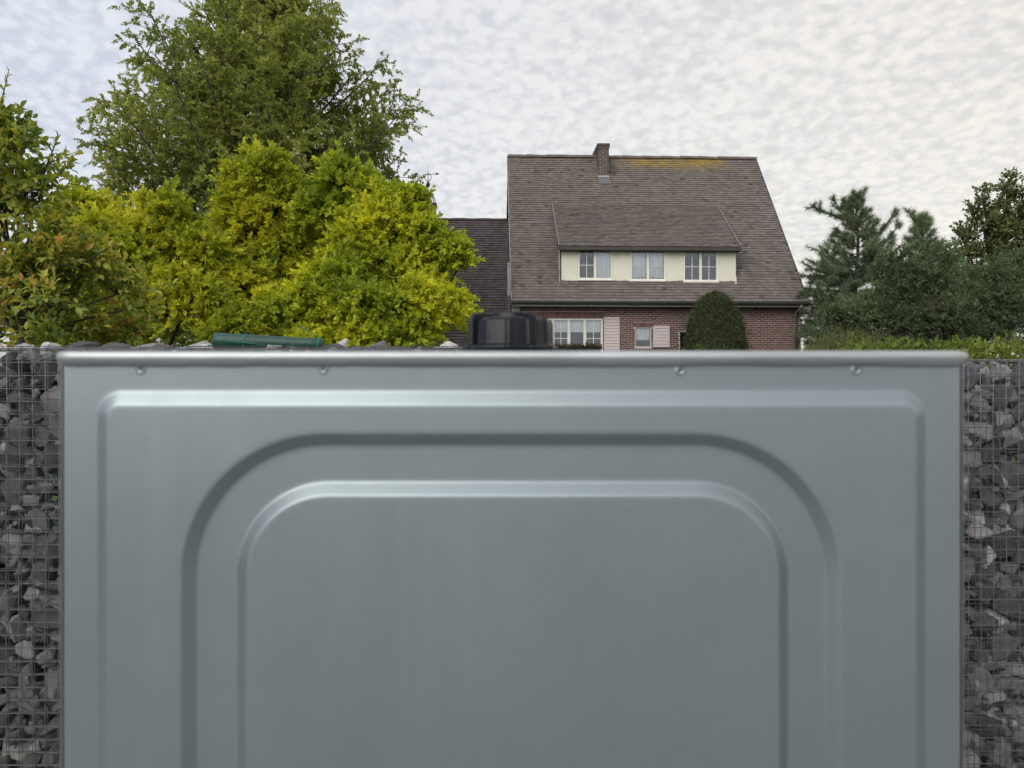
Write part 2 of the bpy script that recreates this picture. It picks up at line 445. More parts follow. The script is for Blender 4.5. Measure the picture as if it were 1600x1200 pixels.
# ------------------------------------------------------------------ the tank
def build_tank():
    D = 0.61; k = D / F
    T = empty('storage_tank', (0, 1.2, 0.035))
    tag(T, 'galvanised sheet metal storage tank with embossed arches and black screw cap, filling the foreground', 'tank')
    ox, oy, oz = 0, -1.2, -0.035
    Xp = lambda px: (px - 800) * k
    Zp = lambda py: EYE + (600 - py) * k + oz
    yf = D + oy                       # front plane in the tank's own frame
    zb = 0.09

    def rrect(l, r, top, bot, rad, depth, n=18):
        """rounded rectangle ring in the front plane; depth is measured towards the viewer"""
        x0, x1, z1, z0 = l, r, top, bot
        pts = []
        for cx, cz, a0 in ((x1 - rad, z1 - rad, 90), (x1 - rad, z0 + rad, 0), (x0 + rad, z0 + rad, -90), (x0 + rad, z1 - rad, -180)):
            for i in range(n + 1):
                a = R(a0 - 90 * i / n)
                pts.append((cx + rad * math.cos(a), yf - depth, cz + rad * math.sin(a)))
        return pts

    L0, R0, T0, B0 = Xp(97), Xp(1503), Zp(562), zb
    rings = [rrect(L0, R0, T0, B0, 0.002, 0)]

    def step(l, r, t, rad, w, d0, d1):
        b = zb + (T0 - Zp(t))
        prof = [(-0.004, 0), (-0.06 * w, 0), (0.03 * w, 0.015), (0.10 * w, 0.075), (0.16 * w, 0.14), (0.84 * w, 0.86), (0.90 * w, 0.925), (0.97 * w, 0.985), (1.06 * w, 1), (w + 0.004, 1)]
        for off, h in prof:
            rings.append(rrect(Xp(l) + off, Xp(r) - off, Zp(t) - off, b + off, max(0.002, rad * k - off), d0 + (d1 - d0) * h))

    step(152, 1446, 611, 40, 22 * k, 0, 0.0070)
    step(288, 1308, 677, 222, 19 * k, 0.0070, -0.0012)
    step(370, 1232, 753, 145, 20 * k, -0.0012, 0.0070)
    n = len(rings[0]); mb = MB()
    vs = [p for rg in rings for p in rg]
    fs = [(i * n + j, i * n + (j + 1) % n, (i + 1) * n + (j + 1) % n, (i + 1) * n + j) for i in range(len(rings) - 1) for j in range(n)]
    fs.append(tuple((len(rings) - 1) * n + j for j in range(n)))
    mb.add(vs, fs, True)
    front = mb.build('front_panel', M['galv'], T)
    # wrap-around casing: rounded vertical corners, sides and back
    W0, W1 = Xp(90), Xp(1510); dep = 1.18; rc = 0.005
    path = []
    yb = yf + dep
    for cx, cy, a0 in ((W1 - rc, yf + rc, -90), (W1 - rc, yb - rc, 0), (W0 + rc, yb - rc, 90), (W0 + rc, yf + rc, 180)):
        for i in range(9):
            a = R(a0 + 90 * i / 8); path.append((cx + rc * math.cos(a), cy + rc * math.sin(a)))
    # the front edges of the casing run up to the front panel
    path = [(R0, yf)] + path + [(L0, yf)]
    m2 = MB(); q = len(path)
    zt = Zp(562)
    m2.add([(x, y, z) for z in (zb - 0.03, zb + 0.0, 0.5, 1.0, zt) for (x, y) in path], [(r * q + i, r * q + i + 1, (r + 1) * q + i + 1, (r + 1) * q + i) for r in range(4) for i in range(q - 1)], True)
    m2.build('casing', M['galv'], T)
    MB().box(W0 + 0.004, W1 - 0.004, yf + 0.004, yb - 0.004, zt - 0.006, zt - 0.002).build('top_plate', M['galv'], T)
    MB().box(L0, R0, yf + 0.0, yf + 0.004, 0.03, zb).build('skirt', M['galv'], T)
    for sx in (-1, 1):
        for y0 in (yf + 0.06, yb - 0.14):
            MB().box(sx * 0.30 - 0.04, sx * 0.30 + 0.04, y0, y0 + 0.08, 0.0, zb - 0.03).build('foot', M['rim'], T, 0.004)
    # rolled rim: a section swept round the top edge, its lower lip pinched unevenly
    r0x, r1x, ry0, ry1, rr = Xp(85), Xp(1516), yf - 0.0055, yb + 0.0055, 0.016
    loop = []
    cs = ((r1x - rr, ry0 + rr, -90), (r1x - rr, ry1 - rr, 0), (r0x + rr, ry1 - rr, 90), (r0x + rr, ry0 + rr, 180))
    for ci, (cx, cy, a0) in enumerate(cs):
        for i in range(13):
            a = R(a0 + 90 * i / 12); loop.append((cx + rr * math.cos(a), cy + rr * math.sin(a), math.cos(a), math.sin(a)))
        nx = cs[(ci + 1) % 4]
        a = R(a0 + 90); ex, ey = cx + rr * math.cos(a), cy + rr * math.sin(a)
        sx, sy = nx[0] + rr * math.cos(a), nx[1] + rr * math.sin(a)
        seg = 130 if ci in (1, 3) else 40
        for i in range(1, seg):
            f = i / seg; loop.append((ex + (sx - ex) * f, ey + (sy - ey) * f, math.cos(a), math.sin(a)))
    ztop = Zp(548); m3 = MB(); nl = len(loop)
    prof = [(-0.006, -0.0128), (-0.0035, -0.0122), (-0.0010, -0.0106), (0.0012, -0.0080), (0.0020, -0.0052), (0.0014, -0.0024), (-0.0010, -0.0006), (-0.0042, 0.0), (-0.0075, -0.0008), (-0.0095, -0.0030), (-0.0100, -0.0085)]
    vs = []
    for (o_, h) in prof:
        for (x, y, nx, ny) in loop:
            w = mnoise.noise(Vector((x * 19, y * 19, 3.1))) + 0.6 * mnoise.noise(Vector((x * 47, y * 47, 9.0)))
            low = max(0.0, min(1.0, (-0.0062 - h) / 0.006))
            o2 = o_ - 0.0022 * low * w; h2 = h - 0.0020 * low * w + 0.0003 * mnoise.noise(Vector((x * 6, y * 6, 0)))
            vs.append((x + nx * o2, y + ny * o2, ztop + h2))
    m3.add(vs, [(i * nl + j, i * nl + (j + 1) % nl, (i + 1) * nl + (j + 1) % nl, (i + 1) * nl + j) for i in range(len(prof) - 1) for j in range(nl)], True)
    m3.build('rim', M['rim'], T)
    # clinched dimples under the rim
    dm = None
    for (px, py) in ((220, 577), (505, 577), (1063, 579), (1338, 578)):
        if dm is None:
            b = MB(); prof = [(0.0052, 0.0), (0.0045, 0.0003), (0.0038, 0.0010), (0.0034, 0.0012), (0.0029, 0.0010), (0.0020, 0.0003), (0.0010, 0.00005), (0.0001, 0.0)]
            sd = 28
            vs = [(r * math.cos(2 * math.pi * j / sd), -h, r * math.sin(2 * math.pi * j / sd)) for r, h in prof for j in range(sd)]
            b.add(vs, [(i * sd + j, i * sd + (j + 1) % sd, (i + 1) * sd + (j + 1) % sd, (i + 1) * sd + j) for i in range(len(prof) - 1) for j in range(sd)], True)
            o = b.build('dimple', M['galv'], T); dm = o.data
        else:
            o = link('dimple', dm, None, T)
        o.location = (Xp(px), yf - 0.0003, Zp(py)); o.scale = (0.85, 0.7, 0.85)
        hb = MB(); hb.add([(0.0017 * math.cos(j * math.pi / 8), -0.0007, 0.0003 + 0.0017 * math.sin(j * math.pi / 8)) for j in range(16)], [tuple(range(16))])
        hb.build('dimple_shade', M['lead'], o)  # dark disc stands in for the shade inside the dimple's bowl
    # screw cap on its neck
    Yc = 0.95; kc = Yc / F
    capo = MB(); zc0 = EYE + (600 - 545) * (Yc - 0.05) / F + oz; ztp = EYE + (600 - 493.5) * (Yc - 0.05) / F + oz
    cx, cy = -0.002, Yc + oy; rad = 0.0505

    def lug(r, z, a):
        if r < 0.044: return r
        g = math.cos(a * 12 + 0.4)
        return r + 0.0030 * max(0.0, min(1.0, (g - 0.72) * 7))
    H = ztp - zc0
    capo.lathe([(0.0565, zc0), (0.0570, zc0 + 0.002), (0.0560, zc0 + 0.0045), (0.0515, zc0 + 0.0058), (rad, zc0 + 0.009), (rad - 0.001, zc0 + H * 0.86), (rad - 0.0035, zc0 + H * 0.97), (0.0432, ztp), (0.0425, ztp), (0.038, ztp - 0.0022), (0.0001, ztp - 0.0022)], cx, cy, 144, True, lug)
    cap = capo.build('screw_cap', M['cap'], T)
    b = MB(); zb2 = EYE + (600 - 486) * (Yc - 0.03) / F + oz
    b.lathe([(0.0305, ztp - 0.003), (0.0300, zb2 - 0.0018), (0.0285, zb2), (0.0001, zb2)], cx + 0.0015, cy, 48)
    b.build('cap_boss', M['cap'], cap)
    for a in (-60, -150, 30, 120):
        x, y = math.cos(R(a)), math.sin(R(a)); hw = 0.0042
        q = lambda r_, z_: (cx + x * r_ + y * hw, cy + y * r_ - x * hw, z_)
        zl = zc0 + 0.0055; zh = zb2 - 0.0022
        MB().prism([q(0.026, ztp - 0.004), q(0.046, ztp - 0.006), q(0.046, zl), q(0.0550, zl), q(0.0545, zh - 0.008), q(0.0528, zh - 0.0025), q(0.0500, zh), q(0.026, zh)], (-y * 2 * hw, x * 2 * hw, 0)).build('grip_rib', M['cap'], cap, 0.0012, 2)
    b = MB(); b.lathe([(0.040, zt - 0.004), (0.040, zc0 + 0.001), (0.0, zc0 + 0.001)], cx, cy, 40); b.build('filler_neck', M['cap'], T)


build_tank()

# ------------------------------------------------------------------ gabions
def stone_meshes(n):
    out = []
    rs = random.Random(5)
    for i in range(n):
        bm = bmesh.new()
        ax = (1.0, rs.uniform(0.62, 0.95), rs.uniform(0.5, 0.85))
        for k in range(rs.randint(11, 17)):
            v = Vector((rs.gauss(0, 1), rs.gauss(0, 1), rs.gauss(0, 1))).normalized()
            v = Vector([math.copysign(abs(c) ** 0.75, c) for c in v]) * rs.uniform(0.82, 1.08)
            bm.verts.new((v.x * ax[0], v.y * ax[1], v.z * ax[2]))
        res = bmesh.ops.convex_hull(bm, input=bm.verts)
        bmesh.ops.delete(bm, geom=[g for g in res['geom_interior'] if isinstance(g, bmesh.types.BMVert)], context='VERTS')
        bmesh.ops.dissolve_limit(bm, angle_limit=R(17), verts=bm.verts, edges=bm.edges)
        bmesh.ops.bevel(bm, geom=list(bm.edges), offset=0.05, segments=1, affect='EDGES', profile=0.6, clamp_overlap=True)
        bmesh.ops.triangulate(bm, faces=bm.faces)
        me = bpy.data.meshes.new('stone'); bm.to_mesh(me); bm.free()
        me.materials.append(M['stone']); out.append(me)
    return out


STONES = stone_meshes(22)


def stone_np():
    out = []
    for me in STONES:
        V = np.empty(len(me.vertices) * 3, np.float32); me.vertices.foreach_get('co', V)
        T = np.array([tuple(p.vertices) for p in me.polygons], np.int32)
        out.append((V.reshape(-1, 3), T))
    return out


STONE_NP = stone_np()


def rot_scale(rs, r, flat=False):
    e = Matrix.Rotation(rs.uniform(0, 6.28), 3, 'Z') @ Matrix.Rotation(rs.uniform(0, 6.28), 3, 'X') @ Matrix.Rotation(rs.uniform(0, 6.28), 3, 'Y')
    return e


def gabion(x0, x1, yf, top, name_label, seed, seen_px):
    rs = random.Random(seed)
    base = 0.02
    depth = 0.30
    G = empty('gabion_wall', ((x0 + x1) / 2, yf + depth / 2, base)); tag(G, name_label, 'gabion', 'stone-filled gabion baskets')
    lx, ly = G.location.x, G.location.y
    W = x1 - x0; H = top - base
    # pack stones of mixed size by throwing darts, the large ones first
    pts = []; cell = {}
    def ok(x, z, r):
        ci, cj = int(x / 0.14), int(z / 0.14)
        for a in (-1, 0, 1):
            for b in (-1, 0, 1):
                for (X, Z, q) in cell.get((ci + a, cj + b), ()):
                    if (X - x) ** 2 + (Z - z) ** 2 < ((r + q) * 0.86) ** 2: return False
        return True
    for r, tries in ((0.058, 700), (0.047, 2200), (0.038, 5500), (0.029, 10000), (0.021, 12000), (0.015, 10000)):
        for _ in range(int(tries * W / 3.2)):
            x, z = rs.uniform(r * 0.7, W - r * 0.7), rs.uniform(r * 0.6, H - r * 0.55)
            if ok(x, z, r):
                pts.append((x, z, r)); cell.setdefault((int(x / 0.14), int(z / 0.14)), []).append((x, z, r))
    ex = (seen_px - 800) / F * yf - x0
    pts.sort(key=lambda p: abs(p[0] - ex) - p[2])
    fillV, fillT, nb = [], [], 0

    def put(x, y, z, r, single, stretch):
        nonlocal nb
        i = rs.randrange(len(STONES)); e = rot_scale(rs, r)
        if single:
            o = link('stone', STONES[i], None, G); o.location = (x0 + x - lx, y - ly, z)
            o.rotation_euler = e.to_euler(); o.scale = (r * stretch, r * 1.05, r)
        else:
            V, T = STONE_NP[i]
            Rm = np.array(e @ Matrix.Diagonal((r * stretch, r * 1.05, r)), np.float32)
            fillV.append(V @ Rm.T + np.array((x0 + x - lx, y - ly, z), np.float32)); fillT.append(T + nb); nb += len(V)

    for i, (x, z, r) in enumerate(pts):
        put(x, yf + 0.012 + r * 1.0 + abs(rs.gauss(0, 0.012)), z, r * 1.14, i < 292, rs.uniform(1.0, 1.28))
    # deeper layers behind the face, and rubble under the lid
    for i in range(int(W / 0.085)):
        for j in range(int(H / 0.078)):
            put(0.04 + 0.085 * i + rs.uniform(-0.015, 0.015), yf + 0.20 + rs.uniform(-0.02, 0.02), min(H - 0.04, 0.05 + 0.078 * j + rs.uniform(-0.012, 0.012)), rs.uniform(0.076, 0.092), False, 1.15)
    for lay in (0.125,):
        for _ in range(int(W * H / 0.0085)):
            put(rs.uniform(0.05, W - 0.05), yf + lay + rs.uniform(-0.01, 0.02), rs.uniform(0.04, H - 0.045), rs.uniform(0.055, 0.078), False, 1.15)
    for i in range(int(W / 0.07)):
        put(0.035 + i * 0.07, yf + rs.uniform(0.09, 0.2), H - rs.uniform(0.04, 0.055), rs.uniform(0.045, 0.06), False, 1.2)
    me = mesh_np('stone_fill', np.concatenate(fillV), np.concatenate(fillT)); me.materials.append(M['stone'])
    tag(link('stone_fill', me, None, G), kind='stuff')
    return G, rs


def wire_panel(G, x0, x1, yf, top, dx, dz, mat, rad, seed, lid=False):
    rs = random.Random(seed); lx, ly = G.location.x, G.location.y; b = 0.02
    mb = MB(); x = x0 + dx
    zc = top + dz
    while x < x1:
        j = rs.gauss(0, 0.0012)
        mb.tube([(x - lx + j + 0.002 * math.sin(i * 1.3 + x * 9), yf - ly + 0.002 * math.sin(i * 2.1 + x * 31), i / 6 * (zc - b)) for i in range(7)], rad, 5)
        if lid: mb.tube([(x - lx + j, yf - ly, zc - b), (x - lx + j, yf - ly + 0.30, zc - b)], rad, 4)
        x += 0.05
    z = zc
    while z > b + 0.02:
        n = 24
        mb.tube([(x0 - lx + (x1 - x0) * i / n, yf - ly + rad * 1.6 + 0.0022 * math.sin(i * 1.7 + z * 40), z - b + 0.0016 * math.sin(i * 1.1 + z * 23)) for i in range(n + 1)], rad, 5)
        z -= 0.05
    if lid:
        for i in range(1, 7): mb.tube([(x0 - lx, yf - ly + 0.05 * i, zc - b), (x1 - lx, yf - ly + 0.05 * i, zc - b)], rad, 4)
        mb.tube([(x0 - lx, yf - ly + rad, zc - b + 0.004), (x1 - lx, yf - ly + rad, zc - b + 0.004)], rad * 1.4, 5)
    return mb.build('wire_mesh', mat, G)


YG1, TOP1 = 2.95, EYE + (600 - 546) / F * 2.95
YG2, TOP2 = 3.05, EYE + (600 - 564) / F * 3.05
G1, rs1 = gabion(-3.3, -0.012, YG1, TOP1, 'taller wire basket of grey quarry stones left of the tank, under the rust-tinged tree', 21, 45)
wire_panel(G1, -3.3, -0.012, YG1, TOP1, 0.008, 0, M['wire'], 0.0016, 1, True)
wire_panel(G1, -3.3, -0.012, YG1 - 0.012, TOP1 + 0.010, 0.026, 0, M['wire2'], 0.0014, 2)
G2, rs2 = gabion(0.0, 3.3, YG2, TOP2, 'lower wire basket of grey quarry stones right of the tank, under the fresh green hedge', 22, 1555)
wire_panel(G2, 0.0, 3.3, YG2, TOP2, 0.012, 0, M['wire'], 0.0016, 3, True)
wire_panel(G2, 0.0, 3.3, YG2 - 0.011, TOP2 - 0.012, 0.030, 0, M['wire2'], 0.0014, 4)

# stones heaped on the lid of the left basket
def lid_stones():
    rs = random.Random(3)
    spots = [(130, 533, 46), (178, 535, 50), (226, 536, 42), (262, 538, 34), (395, 536, 28), (430, 539, 30), (455, 541, 22), (528, 537, 34), (560, 541, 28), (620, 542, 34), (690, 543, 30)]
    for (px, py, wpx) in spots:
        Y = YG1 + 0.10; k = Y / F; w = wpx * k * 0.56
        topz = EYE + (600 - py) * k; h = max(0.02, topz - TOP1 + 0.006)
        me = STONES[rs.randrange(len(STONES))]
        o = link('stone', me, None, G1)
        zs = [v.co.z for v in me.vertices]
        o.scale = (w, w * 0.8, h / (max(zs) - min(zs)))
        o.rotation_euler = (0, 0, 0)
        o.location = ((px - 800) * k - G1.location.x, Y - G1.location.y, TOP1 - 0.02 - min(zs) * o.scale[2] - 0.004)


lid_stones()

# rolled green plastic screen tied with wire, lying on the left basket
def green_roll():
    Y = YG1 + 0.075; k = Y / F
    a = P(336, 535.5, Y + 0.02); b = P(504, 541.5, Y + 0.05)
    r0, r1 = 13.5 * k, 10.0 * k
    a.z = max(a.z, TOP1 + r0 + 0.003); b.z = max(TOP1 + r1 - 0.002, b.z - 0.0)
    t = empty('green_roll', (a + b) / 2 - Vector((0, 0, r0))); tag(t, 'dark green plastic tube tied with green wire, lying on the left gabion', 'plastic roll')
    o = t.location
    d = (b - a)
    n = 10; pts = [a + d * (i / n) - o for i in range(n + 1)]
    rad = [r0 + (r1 - r0) * i / n for i in range(n + 1)]
    # rounded ends
    mb = MB(); pre = [a - d.normalized() * 0.004 - o]; post = [b + d.normalized() * 0.004 - o]
    mb.tube(pre + pts + post, [r0 * 0.8] + rad + [r1 * 0.72], 28)
    mb.build('tube', M['greenroll'], t)

    def tie(f, turns, tail):
        c = a + d * f - o; rr = r0 + (r1 - r0) * f + 0.002; ax = d.normalized(); u = Vector((0, 0, 1)); w = ax.cross(u).normalized()
        for q in range(turns):
            pts = [c + ax * (0.006 * q + 0.004 * math.sin(i * 0.5 + q)) + (u * math.cos(i * 2 * math.pi / 20) + w * math.sin(i * 2 * math.pi / 20)) * rr for i in range(21)]
            MB().tube(pts, 0.0018, 6).build('tie_wire', M['greenwire'], t)
        MB().tube([c + u * rr + w * 0 + Vector(p) for p in tail], 0.0016, 6).build('tie_wire', M['greenwire'], t)
    tie(0.275, 2, [(0, 0, 0), (-0.002, -0.004, 0.006), (0.004, -0.01, 0.010)])
    tie(0.95, 3, [(0, 0, 0.0), (-0.02, -0.004, 0.02), (-0.045, -0.006, 0.036), (-0.066, -0.004, 0.047)])
    c = a - o
    MB().tube([c + Vector(p) for p in ((0.06, -r0 - 0.002, -0.002), (0.12, -r0 - 0.003, -0.006), (0.17, -r0 - 0.002, -0.012), (0.21, -r0 - 0.006, -0.020))], 0.0016, 6).build('tie_wire', M['greenwire'], t)
    MB().tube([c + Vector(p) for p in ((0.01, 0, -0.018), (-0.02, -0.004, -0.017), (-0.05, -0.01, -0.022), (-0.085, -0.012, -0.020), (-0.11, -0.01, -0.027))], 0.0022, 6).build('tie_wire', M['greenwire'], t)


green_roll()

# ------------------------------------------------------------------ the brick house
HROT = R(2.0)
Y0 = 26.5
HL = 10.32            # length of the eaves
EZ = EYE + 133.0 / F * Y0        # world height of the eaves
RUN, RISE = 5.1, 6.42
HOUSE = empty('brick_house', (0, Y0, 0.95), HROT)
tag(HOUSE, 'brick house with steep brown tiled roof, wide cream dormer and chimney', 'house')
hz = lambda z: z - 0.95          # world height to the house's own frame


def to_local(px, py, ly):
    """house-frame (x, z) of what is seen at a pixel on the plane local y = ly"""
    c, s = math.cos(HROT), math.sin(HROT)
    q = (px - 800) / F
    # world X = lx*c - ly*s ; Y = Y0 + lx*s + ly*c ; X = q*Y
    lx = (q * (Y0 + ly * c) + ly * s) / (c - q * s)
    Y = Y0 + lx * s + ly * c
    return lx, hz(EYE + (600 - py) / F * Y)


def tile_field(mb, o, u, s, n, L, S, gauge, tw, rs, inside=None, thick=0.0155):
    o, u, s, n = Vector(o), Vector(u), Vector(s), Vector(n)
    rows = int(S / gauge) + 1
    for i in range(rows):
        off = (i % 2) * tw / 2 + rs.uniform(-0.01, 0.01); x = -off
        sag = 0
        while x < L:
            a, b = max(0.0, x + 0.003), min(L, x + tw - 0.003)
            if b - a > 0.03:
                v0 = i * gauge + rs.gauss(0, 0.004); v1 = min(S, i * gauge + gauge * 1.25)
                mid = (a + b) / 2
                if v1 > v0 + 0.02 and (inside is None or inside(mid, (v0 + v1) / 2)):
                    t = thick * 2 + rs.uniform(-0.004, 0.007); tl, tr = t + rs.gauss(0, 0.002), t + rs.gauss(0, 0.002)
                    p = [o + u * a + s * v0, o + u * b + s * v0, o + u * b + s * v1, o + u * a + s * v1]
                    q = [p[0] + n * tl, p[1] + n * tr, p[2] + n * 0.008, p[3] + n * 0.008]
                    mb.add(p[:2] + q, [(0, 1, 3, 2), (2, 3, 4, 5), (0, 2, 5), (1, 4, 3)])
            x += tw
    return mb


def brick_field(mb, x0, x1, z0, z1, yf, holes, rs, course=0.075, bl=0.205, joint=0.017, dep=0.012):
    """running-bond bricks standing proud of the mortar; holes = openings (x0,x1,z0,z1)"""
    rows = int((z1 - z0) / course)
    for i in range(rows):
        za, zb_ = z0 + i * course + joint / 2, z0 + (i + 1) * course - joint / 2
        cuts = sorted((h[0], h[1]) for h in holes if h[2] < zb_ and h[3] > za)
        free = []; c = x0
        for (a, b) in cuts:
            if a > c: free.append((c, a))
            c = max(c, b)
        if c < x1: free.append((c, x1))
        x = x0 - (i % 2) * (bl + joint) / 2
        while x < x1:
            for (a, b) in free:
                p, q = max(a, x), min(b, x + bl)
                if q - p > 0.03:
                    d = dep + rs.uniform(-0.004, 0.003)
                    vs = [(p, yf, za), (q, yf, za), (q, yf, zb_), (p, yf, zb_), (p, yf - d, za), (q, yf - d, za), (q, yf - d, zb_), (p, yf - d, zb_)]
                    mb.add(vs, [(4, 5, 6, 7), (0, 1, 5, 4), (1, 2, 6, 5), (2, 3, 7, 6), (3, 0, 4, 7)])
            x += bl + joint
    return mb


def window(parent_name, x0, x1, z0, z1, yf, lights, sash=0.055, depth=0.07, muntin=None, curtains=None, mat='frame', box=False):
    """a window whose frame stands at local y = yf; lights = number of casements"""
    n = lights
    w = empty(parent_name); w.parent = HOUSE; w.location = ((x0 + x1) / 2, yf, z0)
    X = lambda x: x - (x0 + x1) / 2
    H = z1 - z0
    fr = MB()
    fr.box(X(x0), X(x1), 0, depth, 0, sash); fr.box(X(x0), X(x1), 0, depth, H - sash, H)
    fr.box(X(x0), X(x0) + sash, 0.001, depth, sash, H - sash); fr.box(X(x1) - sash, X(x1), 0.001, depth, sash, H - sash)
    wl_ = (x1 - x0 - 2 * sash) / n
    for i in range(1, n):
        xm = X(x0) + sash + wl_ * i
        fr.box(xm - sash * 0.75, xm + sash * 0.75, 0.002, depth, sash, H - sash)
    fr.build('frame', M[mat], w, 0.006, 1)
    MB().box(X(x0) - 0.02, X(x1) + 0.02, -0.05, depth, -0.045, -0.002).build('sill', M[mat], w, 0.006, 1)
    if box:
        MB().box(X(x0) - 0.02, X(x1) + 0.02, -0.07, 0.03, H + 0.002, H + 0.13).build('shutter_box', M[mat], w, 0.01, 1)
    for i in range(n):
        a = X(x0) + sash * (1 if i == 0 else 0.75) + (wl_ * i + (0 if i == 0 else sash * 0.0)); a = X(x0) + sash + wl_ * i + (0 if i == 0 else sash * 0.75)
        b = X(x0) + sash + wl_ * (i + 1) - (0 if i == n - 1 else sash * 0.75)
        z_a, z_b = sash, H - sash
        MB().add([(a, 0.035, z_a), (b, 0.035, z_a), (b, 0.035, z_b), (a, 0.035, z_b)], [(0, 1, 2, 3)]).build('pane', M['glass'], w)
        mt = (muntin[i] if muntin else None)
        if mt:
            g = 0.010; mb = MB()
            if 'v' in mt: mb.box((a + b) / 2 - g, (a + b) / 2 + g, 0.020, 0.033, z_a, z_b)
            if 'h' in mt: mb.box(a, b, 0.021, 0.032, z_a + (z_b - z_a) * 0.48 - g, z_a + (z_b - z_a) * 0.48 + g)
            mb.build('muntin', M[mat], w)
        cu = curtains[i] if curtains else None
        if cu:
            ca, cb, cz0 = cu[0], cu[1], cu[2]
            xa, xb = a + (b - a) * ca, a + (b - a) * cb; k = max(6, int((xb - xa) / 0.022)); vs = []; zt_, zb_ = z_b + 0.04, z_a + (z_b - z_a) * cz0 - (0.04 if cz0 == 0 else 0)
            for j in range(k + 1):
                xx = xa + (xb - xa) * j / k; yy = 0.105 + 0.018 * math.sin(j * 1.15) + 0.008 * math.sin(j * 2.9)
                vs += [(xx, yy, zb_), (xx, yy, zt_)]
            MB().add(vs, [(2 * j, 2 * j + 2, 2 * j + 3, 2 * j + 1) for j in range(k)], True).build('curtain', M['curtain'], w)
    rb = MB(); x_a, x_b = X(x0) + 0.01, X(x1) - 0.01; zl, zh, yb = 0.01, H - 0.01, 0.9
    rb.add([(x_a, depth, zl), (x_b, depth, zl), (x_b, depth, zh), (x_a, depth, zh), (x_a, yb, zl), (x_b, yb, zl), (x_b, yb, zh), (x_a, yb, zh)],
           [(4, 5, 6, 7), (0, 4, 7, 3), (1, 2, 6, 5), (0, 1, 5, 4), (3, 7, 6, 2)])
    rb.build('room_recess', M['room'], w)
    return w


def shutter(x0, x1, z0, z1, yf):
    s = empty('shutter'); s.parent = HOUSE; s.location = ((x0 + x1) / 2, yf, z0)
    w = (x1 - x0) / 2; H = z1 - z0
    MB().box(-w, w, -0.03, 0, 0, H).build('panel', M['shutter'], s, 0.005, 1)
    k = int(H / 0.1)
    for i in range(k):
        za = H * i / k
        MB().prism([(-w + 0.012, -0.031, za + 0.008), (-w + 0.012, -0.046, za + 0.012), (-w + 0.012, -0.034, za + H / k - 0.004), (-w + 0.012, -0.031, za + H / k - 0.004)], (2 * w - 0.024, 0, 0)).build('slat', M['shutter'], s)


